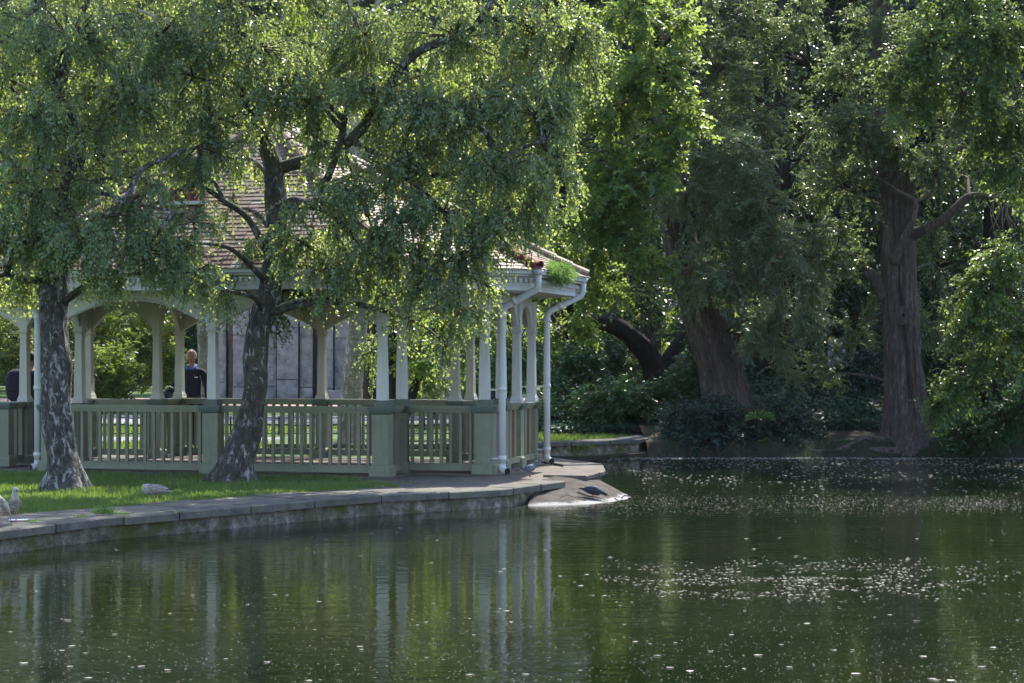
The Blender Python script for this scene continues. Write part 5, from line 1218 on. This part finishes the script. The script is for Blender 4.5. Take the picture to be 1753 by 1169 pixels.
# ------------------------------------------------------------------ birds
def loftm(mb, secs, n=16):
    vs = []
    for (p, rw, rh) in secs:
        for k in range(n):
            a = 2*math.pi*k/n; vs.append((p[0], p[1] + math.cos(a)*rw, p[2] + math.sin(a)*rh))
    m = len(secs); mb.add(vs, [(i*n+k, i*n+(k+1) % n, (i+1)*n+(k+1) % n, (i+1)*n+k) for i in range(m-1) for k in range(n)] + [tuple(range(n-1,-1,-1)), tuple(range((m-1)*n, m*n))])
def bird_mat(name, pale, dark, scale, t=.5, zsplit=None):
    m, nt, out = newmat(name); v = coords(nt, (1, 1.4, 2))
    c = mix(nt, ramp(nt, noise_(nt, v, scale, 4, .6), [(t-.06, (0,0,0)), (t+.06, (1,1,1))]), pale, dark)
    principled(nt, out, c, .7, .2, bump(nt, noise_(nt, v, scale*2), .004)); return m
M['gull_body'] = bird_mat('gull_body', (.36,.34,.33), (.17,.15,.14), 42, .52)
M['gull_head'] = bird_mat('gull_head', (.42,.40,.385), (.24,.22,.21), 60, .58)
M['gull_wing'] = bird_mat('gull_wing', (.40,.36,.33), (.15,.12,.10), 55, .5)
M['gull_spot'] = bird_mat('gull_spot', (.62,.58,.55), (.16,.11,.08), 48, .54)
M['dark_feather'] = bird_mat('dark_feather', (.05,.045,.045), (.02,.02,.02), 30)
M['pigeon_pale'] = bird_mat('pigeon_pale', (.17,.20,.27), (.11,.13,.18), 30, .55)
M['pigeon_neck'] = bird_mat('pigeon_neck', (.10,.13,.20), (.06,.10,.12), 60, .5)
M['pigeon_dark'] = bird_mat('pigeon_dark', (.06,.06,.085), (.03,.03,.04), 40, .5)
def bird_legs(root, h, mat, one=False, y=.035, x=0., r=.006, foot=.045):
    for s in ((0,) if one else (-1, 1)):
        mb = MB(); mb.tube([(x, s*y, h), (x-.004, s*y, h*.5), (x, s*y, .008)], [r*1.5, r, r], 7)
        for a in (-.5, 0, .5): mb.tube([(x, s*y, .008), (x + foot*math.cos(a), s*y + foot*math.sin(a), .004)], [r*.9, r*.5], 5)
        mb.tube([(x, s*y, .008), (x - foot*.5, s*y, .004)], [r*.8, r*.4], 5); mb.build('leg', mat, root, smooth=True)
def wings(root, mat, x0, x1, yw, z0, z1, hz, tip=None):
    for s in (-1, 1):
        mb = MB(); n = 9; vs = []; secs = []
        for i in range(n):
            t = i/(n-1); x = x0 + (x1-x0)*t; w = math.sin(math.pi*min(1, .12 + t*.95))**.7
            secs.append(((x, s*(yw*(1 - .75*t**1.6)), z0 + (z1-z0)*t), .012*w + .004, hz*w*(1-.35*t) + .006))
        loftm(mb, secs, 12); mb.build('wing', mat, root, smooth=True)
        if tip: 
            mb = MB(); mb.tube([(x1*.80 + x0*.2, s*yw*.35, z0*.15 + z1*.85), (x1 + tip, s*.012, z1 + .008)], [.018, .004], 8, flat=.5); mb.build('wing_tip', M['dark_feather'], root, smooth=True)
def gull(loc, rz, label, pose, matb, math_, s=1.0):
    root = empty('gull', loc, rz); root.scale = (s, s, s); tag(root, label, 'gull', None)
    mb = MB()
    if pose == 'preen':
        loftm(mb, [((-.255,0,.175),.006,.004),((-.20,0,.180),.022,.012),((-.12,0,.190),.050,.038),((-.03,0,.205),.070,.065),((.06,0,.205),.074,.075),((.13,0,.195),.062,.070),((.175,0,.19),.045,.052),((.20,0,.19),.028,.035),((.21,0,.19),.01,.012)])
        mb.build('body', matb, root, smooth=True)
        mb = MB(); mb.tube([(.12,-.01,.24),(.185,-.03,.235),(.205,-.055,.19),(.165,-.075,.150)], [.045,.044,.038,.022], 12); mb.ell((.185,-.062,.175), (.040,.034,.036)); mb.build('head', math_, root, smooth=True)
        mb = MB(); mb.tube([(.165,-.08,.155),(.12,-.085,.135)], [.012,.005], 8); mb.build('beak', M['beak'], root, smooth=True)
        mb = MB(); mb.ell((.195,-.093,.185), (.007,.004,.007), 8, 5); mb.build('eye', M['dark_hole'], root, smooth=True)
        wings(root, M['gull_wing'], .10, -.20, .072, .225, .205, .055, -.07)
        bird_legs(root, .15, M['bird_leg'], one=True, x=.03)
        mb = MB(); mb.tube([(.0,-.05,.14),(.045,-.075,.115),(.07,-.075,.095),(.055,-.075,.14)], [.008,.007,.006,.004], 6); mb.build('raised_foot', M['bird_leg'], root, smooth=True)
    else:
        loftm(mb, [((-.20,0,.085),.006,.004),((-.16,0,.105),.022,.014),((-.11,0,.145),.050,.045),((-.04,0,.185),.070,.076),((.025,0,.225),.074,.085),((.06,0,.265),.060,.070),((.078,0,.305),.043,.045),((.082,0,.325),.02,.02)])
        mb.build('body', matb, root, smooth=True)
        mb = MB(); mb.tube([(.045,0,.26),(.07,0,.32),(.082,0,.365),(.088,0,.39)], [.054,.042,.037,.034], 12); mb.ell((.098,0,.398), (.048,.036,.038)); mb.build('head', math_, root, smooth=True)
        mb = MB(); mb.tube([(.135,0,.396),(.17,0,.392),(.192,0,.382)], [.013,.011,.004], 8); mb.build('beak', M['beak'], root, smooth=True)
        mb = MB()
        for sd in (-1, 1): mb.ell((.113, sd*.031, .408), (.007,.005,.007), 8, 5)
        mb.build('eyes', M['dark_hole'], root, smooth=True)
        wings(root, M['gull_wing'], .055, -.175, .074, .240, .110, .055, -.06)
        bird_legs(root, .14, M['bird_leg'], y=.032, x=.0)
    return root
p = ground(268, 862); gull((p.x, p.y, 0), R(172), 'mottled grey gull preening on one leg on the kerb', 'preen', M['gull_body'], M['gull_head'], .78)
p = ground(23, 896); gull((p.x, p.y, 0), R(-62), 'smaller plain grey gull standing beside the speckled one', 'stand', M['gull_body'], M['gull_head'], .84)
p = ground(-3, 901); gull((p.x, p.y, 0), R(-110), 'speckled brown and white gull cut off at the left edge', 'stand', M['gull_spot'], M['gull_head'], 1.02)
def pigeon(loc, rz, label, pale, peck, s=1.0):
    root = empty('pigeon', loc, rz); root.scale = (s,)*3; tag(root, label, 'pigeon'); b = M['pigeon_pale'] if pale else M['pigeon_dark']
    mb = MB(); loftm(mb, [((-.17,0,.095 if not peck else .15),.012,.004),((-.12,0,.10 if not peck else .14),.022,.012),((-.06,0,.115 if not peck else .13),.040,.036),((0,0,.125),.050,.052),((.05,0,.135 if not peck else .118),.046,.052),((.08,0,.155 if not peck else .108),.032,.036),((.092,0,.17 if not peck else .10),.012,.015)])
    mb.build('body', b, root, smooth=True)
    mb = MB()
    if peck: mb.tube([(.05,0,.12),(.10,0,.105),(.135,0,.088)], [.040,.026,.02], 10); mb.ell((.148,0,.082), (.025,.019,.019))
    else: mb.tube([(.055,0,.145),(.08,0,.185),(.088,0,.205)], [.038,.025,.021], 10); mb.ell((.094,0,.212), (.025,.019,.019))
    mb.build('head', M['pigeon_neck'] if pale else M['pigeon_dark'], root, smooth=True)
    mb = MB(); a = Vector((.168,0,.072)) if peck else Vector((.115,0,.210)); mb.tube([a, a + Vector((.022,0,-.012 if peck else -.004))], [.006,.002], 6); mb.build('beak', M['beak'], root)
    mb = MB()
    for sd in (-1, 1): mb.ell((.155 if peck else .100, sd*.018, .088 if peck else .216), (.004,.003,.004), 6, 4)
    mb.build('eyes', M['red_cloth'], root)
    zt = .15 if peck else .108
    wings(root, b, .05, -.12, .050, .14, zt, .036, -.03)
    if pale:
        for s_ in (-1, 1):
            mb = MB()
            for x0 in (-.015, -.055): mb.tube([(x0+.02, s_*.060, .155), (x0, s_*.063, .125), (x0-.025, s_*.052, .10)], [.006,.009,.006], 6, flat=.6)
            mb.build('wing_bar', M['dark_feather'], root, smooth=True)
        mb = MB(); mb.box((-.165,0,.094), (.045,.03,.010)); mb.build('tail_band', M['dark_feather'], root)
    bird_legs(root, .09, M['red_leg'], y=.022, r=.0045, foot=.028)
    return root
p = ground(907, 817, -.004); pigeon((p.x, p.y, 0), R(-10), 'pale blue grey pigeon with black wing bars on the paving', True, False, .98)
pw = ground(1015, 858, -.235); pigeon((pw.x, pw.y, -.235), R(-4), 'dark pigeon drinking at the foot of the ramp', False, True, 1.12)
# litter
mb = MB(); c = ground(32, 890, .004); mb.add([(c.x-.09, c.y-.05, .004), (c.x+.09, c.y-.02, .005), (c.x+.10, c.y+.07, .012), (c.x-.02, c.y+.09, .006), (c.x-.10, c.y+.04, .010)], [(0,1,2,3,4)])
mb.add([(c.x-.09, c.y-.05, .001), (c.x+.09, c.y-.02, .001), (c.x+.10, c.y+.07, .008), (c.x-.02, c.y+.09, .002), (c.x-.10, c.y+.04, .006)], [(4,3,2,1,0)])
tag(mb.build('paper_scrap', M['paper']), 'white paper scrap lying on the kerb by the gulls', 'litter')
# ------------------------------------------------------------------ petals and seeds afloat, water glints built as flecks
def floaters(name, n, fn, size, mat, z=WZ + .004):
    P = []
    while len(P) < n:
        px, py = fn(); g = ground(px, py, WZ)
        P.append((g.x, g.y))
    P = np.array(P); k = len(P); V = np.empty((k, 5, 3)); s = size * rng.uniform(.35, 1.3, k) ** 1.4; a0 = rng.uniform(0, 6.28, k)
    for q in range(5):
        a = a0 + q*2*math.pi/5; V[:, q, 0] = P[:, 0] + np.cos(a)*s*rng.uniform(.8, 1.8, k); V[:, q, 1] = P[:, 1] + np.sin(a)*s*rng.uniform(.5, 1.1, k); V[:, q, 2] = z + rng.uniform(0, 1, k)*s*.16
    o = link(name, tri_mesh(name, V.reshape(-1, 3), np.arange(k*5).reshape(-1, 5), rng.random(k*5), mat)); tag(o, kind='stuff'); return o
M['petal_and_glint'] = leaf_mat('petal_and_glint', [(.30,.28,.24), (.48,.45,.40), (.62,.56,.54)], (.5,.46,.42), .4, .5)  # colour of real petals and specks, also of the painted water glints
U = rnd.uniform
def far_fn():
    while True:
        px = U(960, 1780); py = 782 + abs(rnd.gauss(0, 26))
        if mnoise.noise(Vector((px*.008, py*.06, 0))) > -.15 + rnd.gauss(0, .2) and not (px < 1100 and 815 < py < 870): return px, py
M['seed'] = leaf_mat('seed', [(.55,.55,.52), (.78,.78,.76), (.85,.85,.85)], (.7,.7,.7), .4, .5)
floaters('floating_seeds', 2200, far_fn, .014, M['seed'])
floaters('floating_blossom_line', 1500, lambda: (U(1000, 1790), 783.5 + abs(rnd.gauss(0, 1.6))), .016, M['seed'])
def mid_fn():
    while True:
        px = U(880, 1780); py = 862 + rnd.gauss(0, 9)
        if rnd.random() < .35 + .6*max(0, mnoise.noise(Vector((px*.01, py*.04, 3)))): return px, py
floaters('glint_flecks', 5200, mid_fn, .006, M['petal_and_glint'])  # sun sparkle on the water, painted in as tiny pale flecks
def band_fn():
    while True:
        px = rnd.gauss(1370, 190); py = round(rnd.gauss(993, 22) / 5) * 5 + rnd.gauss(0, .9) + 5 * mnoise.noise(Vector((px * .02, 0, 0)))
        if mnoise.noise(Vector((px * .012, py * .08, 7))) < -.12: continue
        if 955 < py < 1032 and px > 1020: return px, py
floaters('glint_streaks', 1900, band_fn, .0085, M['petal_and_glint'])  # band of ripple glints, shaped as pale flecks lying in rows
floaters('scattered_petals', 190, lambda: (U(0, 1780), 900 + 290*rnd.random()**.8), .015, M['petal_and_glint'])
floaters('pollen_specks', 7000, lambda: (U(-20, 1790), 880 + 300*rnd.random()**.7), .0035, M['petal_and_glint'])
